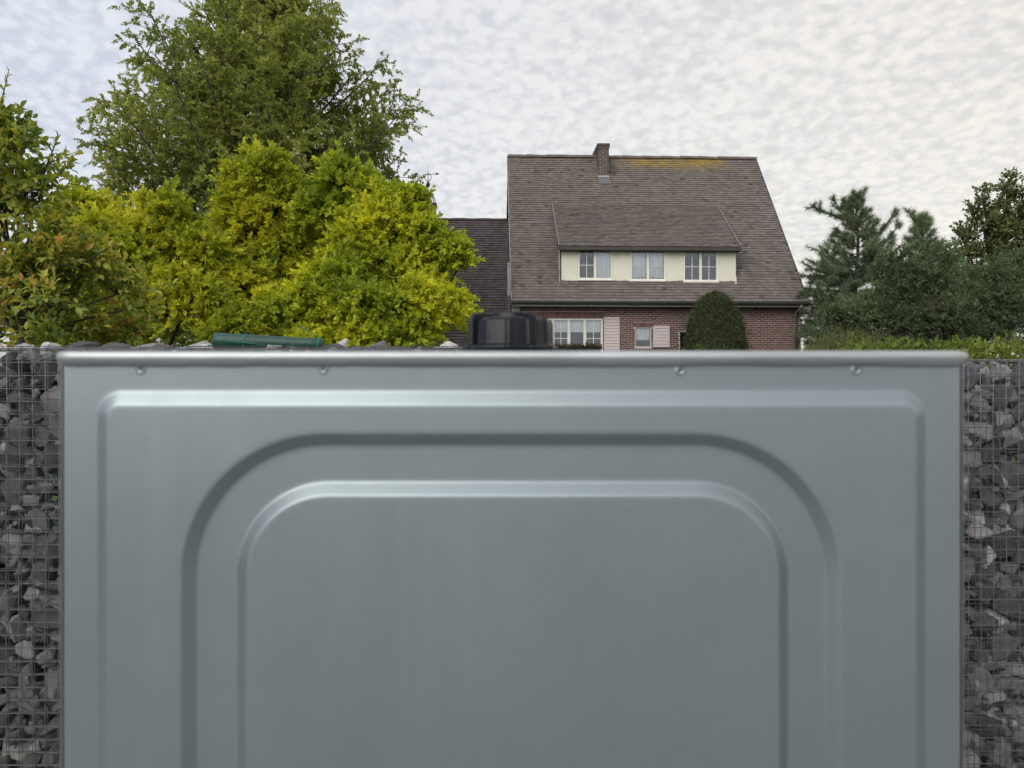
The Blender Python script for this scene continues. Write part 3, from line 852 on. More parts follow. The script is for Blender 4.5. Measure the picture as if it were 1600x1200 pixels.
def build_house():
    rs = random.Random(4)
    ez = hz(EZ); rz = ez + RISE
    wy = 0.38                                 # the wall stands back under the eaves
    SL = math.hypot(RUN, RISE); sd = Vector((0, RUN / SL, RISE / SL)); nd = Vector((0, -RISE / SL, RUN / SL))
    # ---- walls: mortar core with openings, bricks proud of it
    xa, _ = to_local(808, 480, wy); xb, _ = to_local(1251, 480, wy)
    xa = 0.12
    zb = 0.0; zt = ez + 0.12
    def op(px0, px1, py0, py1):
        a, zt_ = to_local(px0, py0, wy); b, zb_ = to_local(px1, py1, wy); return (a, b, zb_, zt_)
    w1 = op(836, 942, 497, 558); w2 = op(992, 1018, 510.5, 543); w3 = op(1061, 1090, 517, 560)
    holes = [w1, w2, w3]
    mw = MB(); xs = sorted({xa, xb, *[h[0] for h in holes], *[h[1] for h in holes]}); zs = sorted({zb, zt, *[h[2] for h in holes], *[h[3] for h in holes]})
    for i in range(len(xs) - 1):
        for j in range(len(zs) - 1):
            cx, cz = (xs[i] + xs[i + 1]) / 2, (zs[j] + zs[j + 1]) / 2
            if not any(h[0] < cx < h[1] and h[2] < cz < h[3] for h in holes):
                mw.add([(xs[i], wy, zs[j]), (xs[i + 1], wy, zs[j]), (xs[i + 1], wy, zs[j + 1]), (xs[i], wy, zs[j + 1])], [(0, 1, 2, 3)])
    for h in holes:   # reveals
        a, b, c, d = h
        mw.add([(a, wy, c), (a, wy + 0.12, c), (a, wy + 0.12, d), (a, wy, d)], [(0, 1, 2, 3)]); mw.add([(b, wy, c), (b, wy + 0.12, c), (b, wy + 0.12, d), (b, wy, d)], [(3, 2, 1, 0)])
        mw.add([(a, wy, d), (b, wy, d), (b, wy + 0.12, d), (a, wy + 0.12, d)], [(3, 2, 1, 0)]); mw.add([(a, wy, c), (b, wy, c), (b, wy + 0.12, c), (a, wy + 0.12, c)], [(0, 1, 2, 3)])
    back = 2 * RUN - wy
    mw.add([(xa, wy, zb), (xa, back, zb), (xa, back, zt), (xa, RUN, rz - 0.15), (xa, wy, zt)], [(4, 3, 2, 1, 0)])
    mw.add([(xb, wy, zb), (xb, back, zb), (xb, back, zt), (xb, RUN, rz - 0.15), (xb, wy, zt)], [(0, 1, 2, 3, 4)])
    mw.add([(xa, back, zb), (xb, back, zb), (xb, back, zt), (xa, back, zt)], [(3, 2, 1, 0)])
    wall = mw.build('wall', M['mortar'], HOUSE)
    solA = (w1[0] - 0.1, w1[1] + 0.1, w1[3], w1[3] + 0.225); solB = (w2[0] - 0.06, w2[1] + 0.06, w2[3], w2[3] + 0.15)
    zr0 = zb + 0.3
    bf = brick_field(MB(), xa, xb, zr0, zt, wy, holes + [solA, solB], rs)
    for (a, b, c, d) in (solA, solB):      # soldier courses over the windows
        x = a
        while x < b - 0.03:
            q = min(b, x + 0.062); dp = 0.021 + rs.uniform(-0.003, 0.003)
            bf.box(x, q, wy - dp, wy, c + 0.004, d - 0.006); x += 0.073
    # gable side bricks (seen only at a slant)
    tag(bf.build('brick', M['brick'], wall), kind='stuff')
    # ---- roof
    roof = empty('roof'); roof.parent = HOUSE
    deck = MB(); e0 = Vector((0, 0, ez)); th = 0.16
    pts = [Vector((0, 0, ez)), Vector((0, RUN, rz)), Vector((0, 2 * RUN, ez)), Vector((0, 2 * RUN, ez - th)), Vector((0, RUN, rz - th * 1.3)), Vector((0, 0, ez - th))]
    a = [p.copy() for p in pts]; b = [p + Vector((HL, 0, 0)) for p in pts]
    deck.add(a + b, [(5, 4, 1, 0), (4, 3, 2, 1), (6, 7, 10, 11), (7, 8, 9, 10), (0, 1, 7, 6), (1, 2, 8, 7), (2, 3, 9, 8), (5, 11, 10, 4), (4, 10, 9, 3), (0, 6, 11, 5)])
    deck.build('roof_deck', M['under'], roof)
    tf = tile_field(MB(), (0, -0.06, ez - 0.06 * RISE / RUN + 0.004), (1, 0, 0), sd, nd, HL, SL + 0.05, 0.136, 0.182, rs)
    nd2 = Vector((0, RISE / SL, RUN / SL)); sd2 = Vector((0, -RUN / SL, RISE / SL))
    o = tf.build('roof_tile', M['tile'], roof); tag(o, kind='stuff')
    # ridge caps
    n = 26
    cm = None
    for i in range(n):
        l = HL / n
        mb = MB(); prof = []
        for q in range(9):
            an = R(-20 + 220 * q / 8); prof.append((0.12 * math.cos(an), 0.10 * math.sin(an)))
        vs = [(0, y, z) for y, z in prof] + [(l + 0.03, y * 0.9, z * 0.9) for y, z in prof]
        if cm is None:
            mb.add(vs, [(j, j + 1, 9 + j + 1, 9 + j) for j in range(8)], True)
            o = mb.build('ridge_tile', M['tile'], roof); cm = o.data
        else: o = link('ridge_tile', cm, None, roof)
        o.location = (i * l, RUN, rz + 0.0 + rs.uniform(-0.012, 0.012)); o.rotation_euler = (0, rs.gauss(0, 0.012), 0)
    # verge boards at both ends
    for x0 in (-0.035, HL + 0.003):
        MB().prism([(x0, -0.04, ez - 0.20), (x0, -0.04, ez + 0.02), (x0, RUN, rz + 0.03), (x0, RUN, rz - 0.24)], (0.032, 0, 0)).build('verge_board', M['zinc'] if x0 < 0 else M['gutter'], roof)
    # gutter, soffit, downpipes, corner boards
    g = MB(); prof = [(-0.19, -0.005), (-0.20, 0.0), (-0.19, -0.07), (-0.15, -0.115), (-0.09, -0.12), (-0.06, -0.08), (-0.06, 0.02)]
    prof = [(-0.20, 0.0), (-0.205, 0.006), (-0.20, -0.06), (-0.165, -0.105), (-0.11, -0.115), (-0.07, -0.08), (-0.065, 0.0)]
    vs = [(x, y, ez - 0.075 + z) for x in (-0.03, HL + 0.06) for y, z in prof]; k = len(prof)
    g.add(vs, [(j, j + 1, k + j + 1, k + j) for j in range(k - 1)]).build('gutter', M['gutter'], HOUSE)
    MB().tube([(-0.03, -0.202, ez - 0.070), (HL + 0.06, -0.202, ez - 0.070)], 0.014, 6).build('gutter_bead', M['zinc'], HOUSE)
    MB().box(0.0, HL, -0.05, wy - 0.03, ez - 0.235, ez - 0.20).build('soffit', M['gutter'], HOUSE)
    MB().box(0.0, HL, -0.055, -0.02, ez - 0.26, ez - 0.165).build('fascia', M['zinc'], HOUSE)
    xd, _ = to_local(1243, 500, wy - 0.1)
    MB().tube([(xd + 0.05, -0.12, ez - 0.17), (xd + 0.04, -0.10, ez - 0.27), (xd, wy - 0.10, ez - 0.42), (xd, wy - 0.10, 0)], 0.045, 10).build('downpipe', M['zinc'], HOUSE)
    for zz in (ez - 0.9, ez - 2.0): MB().tube([(xd, wy - 0.10, zz), (xd, wy - 0.10, zz + 0.04)], 0.053, 10).build('pipe_clip', M['zinc'], HOUSE)
    MB().box(xa - 0.10, xa + 0.16, wy - 0.05, wy + 0.01, ez - 1.0, ez - 0.24).build('corner_board', M['white'], HOUSE, 0.006, 1)
    MB().box(xb - 0.06, xb + 0.16, wy - 0.06, wy + 0.5, ez - 0.55, ez - 0.24).build('corner_board', M['white'], HOUSE, 0.006, 1)
    MB().box(xb - 0.02, xb + 0.36, wy - 0.02, wy + 0.5, ez - 0.33, ez - 0.245).build('cornice', M['white'], HOUSE, 0.006, 1)
    # grey flashing board where the wing meets the gable
    MB().box(-0.16, -0.045, 0.10, 0.25, ez + 0.12, ez + 1.28).build('flashing_board', M['zinc'], HOUSE, 0.005, 1)
    MB().tube([(-0.10, 0.0, ez + 0.1), (-0.10, 0.02, 0)], 0.05, 10).build('downpipe', M['gutter'], HOUSE)
    # ---- ground-floor windows and shutters
    window('window', *w1, wy + 0.02, 4, 0.07, 0.07, ['vh', 'vh', None, 'vh'], [(0, 1, 0.66)] * 4, 'frame')
    window('window', *w2, wy + 0.02, 1, 0.04, 0.07, None, [(0, 1, 0.35)], 'shutter')
    window('window', *w3, wy + 0.02, 1, 0.04, 0.07, None, None, 'shutter')
    a, zt_ = to_local(943.5, 495.5, wy); b, zb_ = to_local(968, 556, wy); shutter(a, b, zb_, zt_, wy - 0.03)
    a, zt_ = to_local(1020, 509, wy); b, zb_ = to_local(1046, 543, wy); shutter(a, b, zb_, zt_, wy - 0.03)
    # ---- dormer
    dy = 0.105 * RUN + 0.02
    dxa, dzt = to_local(877, 385.5, dy); dxb, _ = to_local(1150, 386, dy); _, dzb = to_local(1000, 441, dy)
    dorm = empty('dormer'); dorm.parent = HOUSE; 
    dov = 0.16
    tr = 0.632; dry, drz = tr * RUN, ez + tr * RISE     # where its roof meets the main roof
    zf = dzt + 0.03
    slope = (drz - zf) / (dry - (dy - dov))
    for xc in (dxa, dxb):
        MB().add([(xc, dy + 0.05, dzb), (xc, dy + 0.05, dzt), (xc, dry, drz - 0.06)], [(0, 1, 2)]).build('cheek', M['under'], dorm)
    # cheeks clad in tiles
    for x0, sgn in ((dxa, -1), (dxb, 1)):
        def inn(u_, v_, z0_=dzb):
            y_, z_ = dy + 0.04 + u_, dzb + v_
            return z_ > ez + (y_ / RUN) * RISE - 0.2 and z_ < dzt - 0.05 + (y_ - dy) * slope
        tfc = tile_field(MB(), (x0 + sgn * 0.004, dy + 0.04, dzb), (0, 1, 0), (0, 0, 1), (sgn, 0, 0), dry - dy, drz - dzb, 0.136, 0.182, rs, inn)
        tag(tfc.build('cheek_tile', M['tile'], dorm), kind='stuff')
    wins = []
    for (p0, p1, q0, q1) in ((903, 956.5, 390, 437), (984.5, 1040, 391, 438.5), (1067.5, 1121.5, 392, 440)):
        xl, zt2 = to_local(p0, q0, dy); xr, zb2 = to_local(p1, q1, dy); wins.append((xl, xr, zb2, zt2))
    xs = [dxa] + [v for w in wins for v in (w[0], w[1])] + [dxb]
    zlo = min(w[2] for w in wins); zhi = max(w[3] for w in wins)
    for i in range(4):
        MB().box(xs[2 * i] + 0.003, xs[2 * i + 1] - 0.003, dy, dy + 0.05, dzb + 0.06, dzt).build('cladding_panel', M['cream'], dorm, 0.004, 1)
    for w in wins:
        MB().box(w[0], w[1], dy + 0.004, dy + 0.05, dzb + 0.06, w[2] - 0.002).build('cladding_panel', M['cream'], dorm)
        MB().box(w[0], w[1], dy + 0.004, dy + 0.05, w[3] + 0.002, dzt).build('cladding_panel', M['cream'], dorm)
    MB().box(dxa - 0.01, dxb + 0.01, dy - 0.03, dy + 0.05, dzb - 0.01, dzb + 0.058).build('drip_board', M['cream'], dorm, 0.006, 1)
    mu = [['vh', None], ['h', 'h'], ['vh', 'vh']]
    cu = [[None, (0, 1, 0)], [(0, 1, 0), (0, 1, 0)], [None, None]]
    for i, w in enumerate(wins):
        window('window', *w, dy - 0.025, 2, 0.06, 0.075, mu[i], cu[i], 'frame', i == 1)
    # dormer roof
    dL = dxb - dxa + 0.16; x0 = dxa - 0.08
    s2 = Vector((0, dry - (dy - dov), drz - zf)); S2 = s2.length; s2n = s2.normalized(); n2 = Vector((0, -s2n.z, s2n.y))
    dm = MB(); p0 = Vector((x0, dy - dov, zf - 0.05)); dm.prism([p0, p0 + Vector((dL, 0, 0)), p0 + Vector((dL, 0, 0)) + s2, p0 + s2], -n2 * 0.05)
    dm.build('dormer_deck', M['under'], dorm)
    tfd = tile_field(MB(), (x0, dy - dov - 0.03, zf - 0.04), (1, 0, 0), s2n, n2, dL, S2 + 0.1, 0.112, 0.182, rs)
    tag(tfd.build('dormer_tile', M['tile'], dorm), kind='stuff')
    MB().box(x0 - 0.02, x0 + dL + 0.02, dy - dov - 0.13, dy - dov - 0.01, zf - 0.19, zf - 0.07).build('dormer_gutter', M['gutter'], dorm, 0.012, 2)
    MB().box(x0, x0 + dL, dy - dov, dy + 0.03, zf - 0.20, zf - 0.17).build('dormer_soffit', M['gutter'], dorm)
    for xx in (x0 - 0.03, x0 + dL + 0.002):
        q = Vector((xx, dy - dov - 0.04, zf - 0.03)); MB().prism([q - n2 * 0.06, q + s2 - n2 * 0.06, q + s2 + n2 * 0.055, q + n2 * 0.055], (0.028, 0, 0)).build('verge_strip', M['zinc'], dorm)
    MB().tube([(dxa - 0.07, dy - 0.05, dzt - 0.1), (dxa - 0.07, dy - 0.05, dzb - 0.02), (dxa - 0.02, dy - 0.12, dzb - 0.06)], 0.035, 8).build('dormer_downpipe', M['zinc'], dorm)
    MB().tube([(dxb - 0.02, dy - 0.05, dzb + 0.2), (dxb - 0.02, dy - 0.06, dzb - 0.02), (dxb - 0.05, dy - 0.12, dzb - 0.09)], 0.022, 8).build('dormer_downpipe', M['white'], dorm)
    # ---- chimney across the ridge
    cfy = 4.25; cxa, ctop = to_local(935, 228, cfy); cxb, _ = to_local(951, 228, cfy)
    ch = empty('chimney'); ch.parent = HOUSE
    cy1 = cfy + 1.75; cz0 = ez + cfy / RUN * RISE - 0.1
    MB().box(cxa, cxb, cfy, cy1, cz0, ctop).build('stack', M['mortar'], ch)
    cb = MB(); brick_field(cb, cxa - 0.008, cxb + 0.008, cz0, ctop, cfy, [], rs, 0.075, 0.20, 0.016, 0.012)
    tmp = MB(); brick_field(tmp, cfy - 0.008, cy1, cz0, ctop, 0, [], rs, 0.075, 0.20, 0.016, 0.012)
    cb.add([(cxa + v[1], v[0], v[2]) for v in tmp.v], [tuple(reversed(f)) for f in tmp.f])
    cb.add([(cxb - v[1], v[0], v[2]) for v in tmp.v], tmp.f)
    tag(cb.build('chimney_brick', M['sootbrick'], ch), kind='stuff')
    MB().box(cxa - 0.05, cxb + 0.05, cfy - 0.05, cy1 + 0.05, ctop, ctop + 0.10).build('cap_slab', M['gutter'], ch, 0.01, 1)
    MB().box(cxa - 0.03, cxb + 0.03, cfy - 0.03, cy1 + 0.03, ctop - 0.09, ctop - 0.002).build('corbel', M['sootbrick'], ch)
    fz = ez + cfy / RUN * RISE
    MB().box(cxa - 0.02, cxb + 0.02, cfy - 0.035, cfy - 0.012, fz + 0.03, fz + 0.085).build('flashing', M['shutter'], ch)
    MB().prism([(cxa - 0.03, cfy - 0.30, fz - 0.30 * RISE / RUN + 0.045), (cxb + 0.03, cfy - 0.30, fz - 0.30 * RISE / RUN + 0.045), (cxb + 0.03, cfy - 0.02, fz + 0.03), (cxa - 0.03, cfy - 0.02, fz + 0.03)], nd * 0.02).build('flashing', M['lead'], ch)
    MB().prism([(cxa - 0.02, cfy - 0.02, fz + 0.02), (cxa - 0.02, cfy - 0.02, fz + 0.16), (cxa - 0.02, RUN, rz + 0.16), (cxa - 0.02, RUN, rz)], (0.01, 0, 0)).build('flashing', M['zinc'], ch)
    # ---- lower wing on the left with its own roof
    wing = empty('wing'); wing.parent = HOUSE
    ry, wr = 6.4, hz(EYE + 255 / F * 33.0); ey = 0.9; we = wr - (ry - ey) * 1.155
    wl0 = -7.5; wS = Vector((0, ry - ey, wr - we)); Sn = wS.normalized(); nn = Vector((0, -Sn.z, Sn.y))
    MB().box(wl0 + 0.2, -0.05, ey + 0.4, 2 * ry - ey - 0.4, 0, we).build('wing_wall', M['brick'], wing)
    MB().prism([(wl0, ey, we - 0.05), (wl0, ry, wr - 0.05), (wl0, 2 * ry - ey, we - 0.05)], (-wl0 + 0.1, 0, 0)).build('wing_deck', M['under'], wing)
    tw = tile_field(MB(), (wl0, ey - 0.05, we - 0.06), (1, 0, 0), Sn, nn, -wl0 + 0.08, wS.length + 0.05, 0.150, 0.19, rs, None, 0.02)
    tag(tw.build('wing_tile', M['wtile'], wing), kind='stuff')
    MB().tube([(wl0 + (-wl0 + 0.1) * i / 24, ry, wr + 0.01 + 0.010 * math.sin(i * 1.9)) for i in range(25)], 0.075, 8).build('wing_ridge', M['wtile'], wing)
    # round-topped chimney of the wing with iron crown and vane
    ct = empty('ornate_chimney'); ct.parent = HOUSE
    bx, tz = to_local(670, 322, ry - 0.4); by = ry - 0.4
    MB().box(bx - 0.30, bx + 0.30, by - 0.30, by + 0.30, wr - 1.2, tz).build('stack', M['mortar'], ct)
    cb2 = MB(); brick_field(cb2, bx - 0.308, bx + 0.308, wr - 1.2, tz, by - 0.30, [], rs, 0.072, 0.2, 0.01, 0.014); tag(cb2.build('chimney_brick', M['brick'], ct), kind='stuff')
    MB().box(bx - 0.34, bx + 0.34, by - 0.34, by + 0.34, tz, tz + 0.07).build('cap_slab', M['iron'], ct, 0.01, 1)
    for q in range(6):
        an = q * math.pi / 3 + 0.3
        pts = []
        for i in range(9):
            f = i / 8; rr_ = 0.28 * math.cos(f * math.pi / 2) ** 0.7; pts.append((bx + rr_ * math.cos(an), by + rr_ * math.sin(an), tz + 0.07 + 0.42 * math.sin(f * math.pi / 2) ** 0.8))
        MB().tube(pts, 0.018, 6).build('crown_bar', M['iron'], ct)
    _, ztip = to_local(668.5, 258, by); zc = tz + 0.49
    MB().lathe([(0.03, tz + 0.1), (0.035, zc), (0.05, zc + 0.06), (0.022, zc + 0.12), (0.02, zc + 0.30), (0.075, zc + 0.36), (0.085, zc + 0.42), (0.07, zc + 0.48), (0.02, zc + 0.53), (0.014, ztip - 0.4), (0.003, ztip)], bx - 0.03, by, 10).build('spindle', M['iron'], ct)
    MB().tube([(bx - 0.34, by, ztip - 0.42), (bx + 0.38, by, ztip - 0.36)], 0.012, 6).build('vane', M['iron'], ct)
    MB().prism([(bx + 0.30, by - 0.01, ztip - 0.42), (bx + 0.45, by - 0.01, ztip - 0.36), (bx + 0.30, by - 0.01, ztip - 0.31)], (0, 0.02, 0)).build('vane_arrow', M['iron'], ct)
    for sg in (-1, 1):
        MB().tube([(bx - 0.03 + sg * 0.02, by, ztip - 0.70), (bx - 0.03 + sg * 0.14, by, ztip - 0.56), (bx - 0.03 + sg * 0.10, by, ztip - 0.40), (bx - 0.03 + sg * 0.02, by, ztip - 0.36)], 0.013, 6).build('scroll', M['iron'], ct)


build_house()

# ------------------------------------------------------------------ foliage tools
def nrm(a): return a / np.maximum(np.linalg.norm(a, axis=-1, keepdims=True), 1e-9)


LEAF2 = (np.array([(0, 0, 0), (0.42, 0.5, 0.10), (1, 0, -0.06), (0.42, -0.5, 0.10)], np.float32), np.array([(0, 1, 2), (0, 2, 3)], np.int32))
LEAF6 = (np.array([(0, 0, 0), (0.25, 0.38, 0.09), (0.62, 0.46, 0.10), (1.0, 0, -0.12), (0.62, -0.46, 0.10), (0.25, -0.38, 0.09), (0.5, 0, 0.02)], np.float32),
         np.array([(0, 1, 6), (1, 2, 6), (2, 3, 6), (3, 4, 6), (4, 5, 6), (5, 0, 6)], np.int32))
LEAF4 = (np.array([(0, 0, 0), (0.30, 0.46, 0.08), (0.70, 0.42, 0.05), (1.0, 0, -0.10), (0.70, -0.42, 0.05), (0.30, -0.46, 0.08)], np.float32),
         np.array([(0, 1, 2), (0, 2, 3), (0, 3, 4), (0, 4, 5)], np.int32))
NEEDLE = (np.array([(0, 0.5, 0), (0, -0.5, 0), (1, 0, 0)], np.float32), np.array([(0, 1, 2)], np.int32))


def leaf_mesh(name, pos, axis, ref, L, W, tmpl, mat):
    axis = nrm(axis); S = nrm(np.cross(axis, ref)); N = np.cross(S, axis)
    tv, tf = tmpl
    L = np.asarray(L).reshape(-1, 1, 1); W = np.asarray(W).reshape(-1, 1, 1)
    V = pos[:, None, :] + axis[:, None, :] * (L * tv[None, :, 0:1]) + S[:, None, :] * (W * tv[None, :, 1:2]) + N[:, None, :] * (L * tv[None, :, 2:3])
    n = len(pos); T = tf[None] + (np.arange(n) * len(tv))[:, None, None]
    me = mesh_np(name, V.reshape(-1, 3), T.reshape(-1, 3)); me.materials.append(mat)
    return me


def twig_leaves(rng, S, D, Ln, per, lo, hi, aspect, droop=0.1, up=0.5, ang=(35, 75)):
    """leaves set round twigs: start S, direction D, length Ln; returns pos, axis, ref, L, W"""
    n = len(S); D = nrm(D)
    r = nrm(np.cross(D, rng.normal(size=(n, 3)))); q = np.cross(D, r)
    f = (np.arange(per) + 0.7) / per
    pos = S[:, None] + D[:, None] * (Ln[:, None] * f[None])[..., None]
    pos[..., 2] -= (droop * Ln[:, None] * f[None] ** 2)
    a = np.arange(per)[None] * 2.4 + rng.uniform(0, 0.9, (n, per))
    side = r[:, None] * np.cos(a)[..., None] + q[:, None] * np.sin(a)[..., None]
    th = np.radians(rng.uniform(ang[0], ang[1], (n, per))) * np.linspace(1.0, 0.45, per)[None]
    ax = D[:, None] * np.cos(th)[..., None] + side * np.sin(th)[..., None]
    ax[..., 2] -= droop
    ref = nrm(np.array((0, 0, 1.0)) * up + D[:, None] * 0.35 + rng.normal(size=(n, per, 3)) * 0.38)
    L = rng.uniform(lo, hi, (n, per)); 
    return pos.reshape(-1, 3), ax.reshape(-1, 3), ref.reshape(-1, 3), L.ravel(), (L * aspect * rng.uniform(0.85, 1.15, (n, per))).ravel()


def bezier(a, b, c, n):
    return [a * (1 - t) ** 2 + b * 2 * t * (1 - t) + c * t * t for t in [i / n for i in range(n + 1)]]


def lobed_plant(name, label, cat, base, lobes, mat, barkmat, leaf=(0.06, 0.10), aspect=0.42, per=9, dens=170.0, tw=(0.16, 0.30), seed=1, tmpl=LEAF2,
                group=None, shell=0.55, trunk_r=0.05, up=0.5, extra=None, sub=7, forkf=0.35):
    """a shrub or tree whose crown is a set of uneven lobes (centre, radius) filled with leafy twigs"""
    rng = np.random.default_rng(seed)
    t = empty(name, base); tag(t, label, cat, group); o = np.array(base)
    S, D, Ln = [], [], []
    limb = MB()
    parts = []
    for (c, r) in lobes:
        r = (r, r, r) if isinstance(r, (int, float)) else r
        parts.append((c, tuple(x * 0.90 for x in r)))
        for q in range(sub):
            d = nrm(rng.normal(size=3)); d[1] = -abs(d[1]) if rng.random() < 0.7 else d[1]; d[2] = abs(d[2]) if rng.random() < 0.6 else d[2]
            f = rng.uniform(0.30, 0.50); g = rng.uniform(0.52, 0.76)
            parts.append((tuple(np.array(c) + d * np.array(r) * g), tuple(x * f for x in r)))
    for li, (c, r) in enumerate(parts):
        c = np.array(c); r = np.array((r, r, r) if isinstance(r, (int, float)) else r)
        n = int(dens * (0.62 if sub else 1.0) * (r[0] * r[2] + r[0] * r[1] + r[1] * r[2]) / 3 * 12.5 / 3.0)
        d = nrm(rng.normal(size=(n, 3))); d[:, 2] = np.where(d[:, 2] < -0.55, -d[:, 2], d[:, 2])
        bump = np.array([mnoise.noise(Vector(tuple(x * 2.3 + li * 7.0))) for x in d]) * 0.20 + np.array([mnoise.noise(Vector(tuple(x * 5.5 + li * 3.0))) for x in d]) * 0.13
        rad = rng.uniform(shell, 1.0, n) ** 0.6 + bump
        S.append(c + d * r * rad[:, None]); dd = nrm(d * 0.9 + np.array((0, 0, 0.18)) + rng.normal(size=(n, 3)) * 0.42); D.append(dd)
        ln_ = rng.uniform(*tw, n); stray = rng.random(n) < 0.04; S[-1] = S[-1] + dd * (stray * rng.uniform(0.2, 0.7, n) * tw[1])[:, None]; Ln.append(ln_ * np.where(stray, 1.35, 1.0))
    S = np.concatenate(S); D = np.concatenate(D); Ln = np.concatenate(Ln)
    if extra is not None:
        S = np.concatenate([S, extra[0]]); D = np.concatenate([D, extra[1]]); Ln = np.concatenate([Ln, extra[2]])
    S = S - D * Ln[:, None] * 0.5
    pos, ax, ref, L, W = twig_leaves(rng, S - o, D, Ln, per, leaf[0], leaf[1], aspect, up=up)
    link('crown', leaf_mesh('crown', pos, ax, ref, L, W, tmpl, mat), None, t)
    # stems: trunk, a limb into every lobe, branchlets out to a sample of the twigs
    b = Vector((0, 0, -0.05)); cen = sum((Vector(c) for c, r in lobes), Vector()) / len(lobes) - Vector(base)
    fork = Vector((cen.x * 0.15, cen.y * 0.15, max(0.3, cen.z * forkf)))
    limb.tube([b, b.lerp(fork, 0.5) + Vector((0.03, 0.02, 0)), fork], [trunk_r * 1.25, trunk_r, trunk_r * 0.85], 10)
    for c, r in lobes:
        e = Vector(c) - Vector(base)
        if e.z < fork.z + 0.05: continue
        m = fork.lerp(e, 0.45) + Vector((rng.normal() * 0.05, rng.normal() * 0.05, 0.08))
        limb.tube(bezier(fork, m, e, 6), [trunk_r * (0.6 - 0.42 * i / 6) for i in range(7)], 7, True, False)
    idx = rng.choice(len(S), min(len(S), 420), replace=False)
    lc = np.array([tuple(c) for c, r in lobes])
    for i in idx:
        p = Vector(S[i] - o); j = np.argmin(((lc - S[i]) ** 2).sum(1)); e = Vector(lc[j] - o)
        s = e.lerp(p, 0.15); q = p + Vector(D[i]) * Ln[i]
        limb.tube([s, s.lerp(p, 0.6) + Vector((0, 0, 0.02)), p, q], [trunk_r * 0.15, trunk_r * 0.12, trunk_r * 0.09, trunk_r * 0.04], 4, True, False)
    limb.build('trunk', barkmat, t)
    return t


# ------------------------------------------------------------------ trees behind
def tall_tree():
    rng = np.random.default_rng(42); Y = 24.0
    base = P(416, 600, Y); base.z = gz(base.x, Y)
    t = empty('broadleaf_tree', base); tag(t, 'tall olive-green broadleaf tree with airy crown, rising behind the golden shrubs', 'tree')
    top = EYE + 13.6 - base.z
    zz = np.array([2.7, 5.2, 7.6, 9.6, 11.6, 12.6, 13.6, 14.5, 15.2]) - base.z
    rr = np.array([3.4, 4.7, 4.75, 4.5, 3.55, 2.7, 1.6, 0.8, 0.2])
    trunk = MB()
    tp = [Vector((0.12 * math.sin(i * 0.9), 0.1 * math.cos(i * 1.1), i / 14 * (top + 0.2))) for i in range(15)]
    trunk.tube(tp, [0.26 * (1 - i / 15.5) + 0.012 for i in range(15)], 10)
    S, D, Ln = [], [], []
    nb = 190
    for b in range(nb):
        zt = zz[0] + (zz[-1] - zz[0]) * ((b + 0.5) / nb) ** 0.85; az = b * 2.39996 + rng.uniform(-0.3, 0.3)
        rad = np.interp(zt, zz, rr) * (rng.uniform(0.80, 1.10) if rng.random() > 0.25 else rng.uniform(0.5, 0.8))
        while 416 + rad * math.cos(az) * F / (Y + rad * math.sin(az)) > 632 or 416 + rad * math.cos(az) * F / (Y + rad * math.sin(az)) < 178: rad *= 0.95
        el = math.tan(R(rng.uniform(30, 52)))
        z0 = max(1.0, zt - rad * el)
        a = Vector((0, 0, z0)); c = Vector((rad * math.cos(az), rad * math.sin(az), zt)); m = a.lerp(c, 0.5) + Vector((math.cos(az) * rad * 0.1, math.sin(az) * rad * 0.1, -0.08 * rad))
        bz = bezier(a, m, c, 10)
        trunk.tube(bz, [0.012 + 0.075 * (1 - i / 10) * min(1.0, rad / 3) for i in range(11)], 6, True, False)
        ln = (c - a).length; bd = (c - m).normalized()
        ns = int(5 + ln * 4.2)
        for k in range(ns):
            f = 0.22 + 0.78 * (k + rng.random()) / ns; p = bz[min(9, int(f * 10))].lerp(bz[min(10, int(f * 10) + 1)], f * 10 - int(f * 10))
            side = Vector(rng.normal(size=3)); side = (side - bd * side.dot(bd)).normalized(); side.z *= 0.6
            sd = (bd * 0.42 + side * 1.0 + Vector((0, 0, 0.12))).normalized(); sl = (1.05 - 0.45 * f) * min(1.3, 0.35 + ln * 0.22) * rng.uniform(0.7, 1.25)
            e = p + sd * sl
            trunk.tube([p, p.lerp(e, 0.5) + Vector((0, 0, 0.02)), e], [0.011, 0.008, 0.004], 4, True, False)
            nt = int(3 + sl * 6)
            for q in range(nt):
                g = 0.15 + 0.85 * (q + rng.random()) / nt; s_ = p.lerp(e, g)
                S.append(s_); w = Vector(rng.normal(size=3)) * 0.75; D.append((sd * 0.7 + w * 0.75 + Vector((0, 0, 0.12)))); Ln.append(rng.uniform(0.18, 0.36))
    S = np.array([tuple(v) for v in S]); D = np.array([tuple(v) for v in D]); Ln = np.array(Ln)
    pos, ax, ref, L, W = twig_leaves(rng, S, D, Ln, 13, 0.070, 0.112, 0.68, droop=0.2, up=0.6)
    link('crown', leaf_mesh('crown', pos, ax, ref, L, W, LEAF2, M['beech']), None, t)
    trunk.build('trunk', M['bark'], t)


tall_tree()


def L_(spec, Y, dz=0):
    out = []
    for s in spec:
        px, py, r = s[0], s[1], s[2]; dY = s[3] if len(s) > 3 else 0
        k = (Y + dY) / F; out.append((tuple(P(px, py, Y + dY)), (r * k, r * k * 0.95, r * k * (s[4] if len(s) > 4 else 0.92))))
    return out


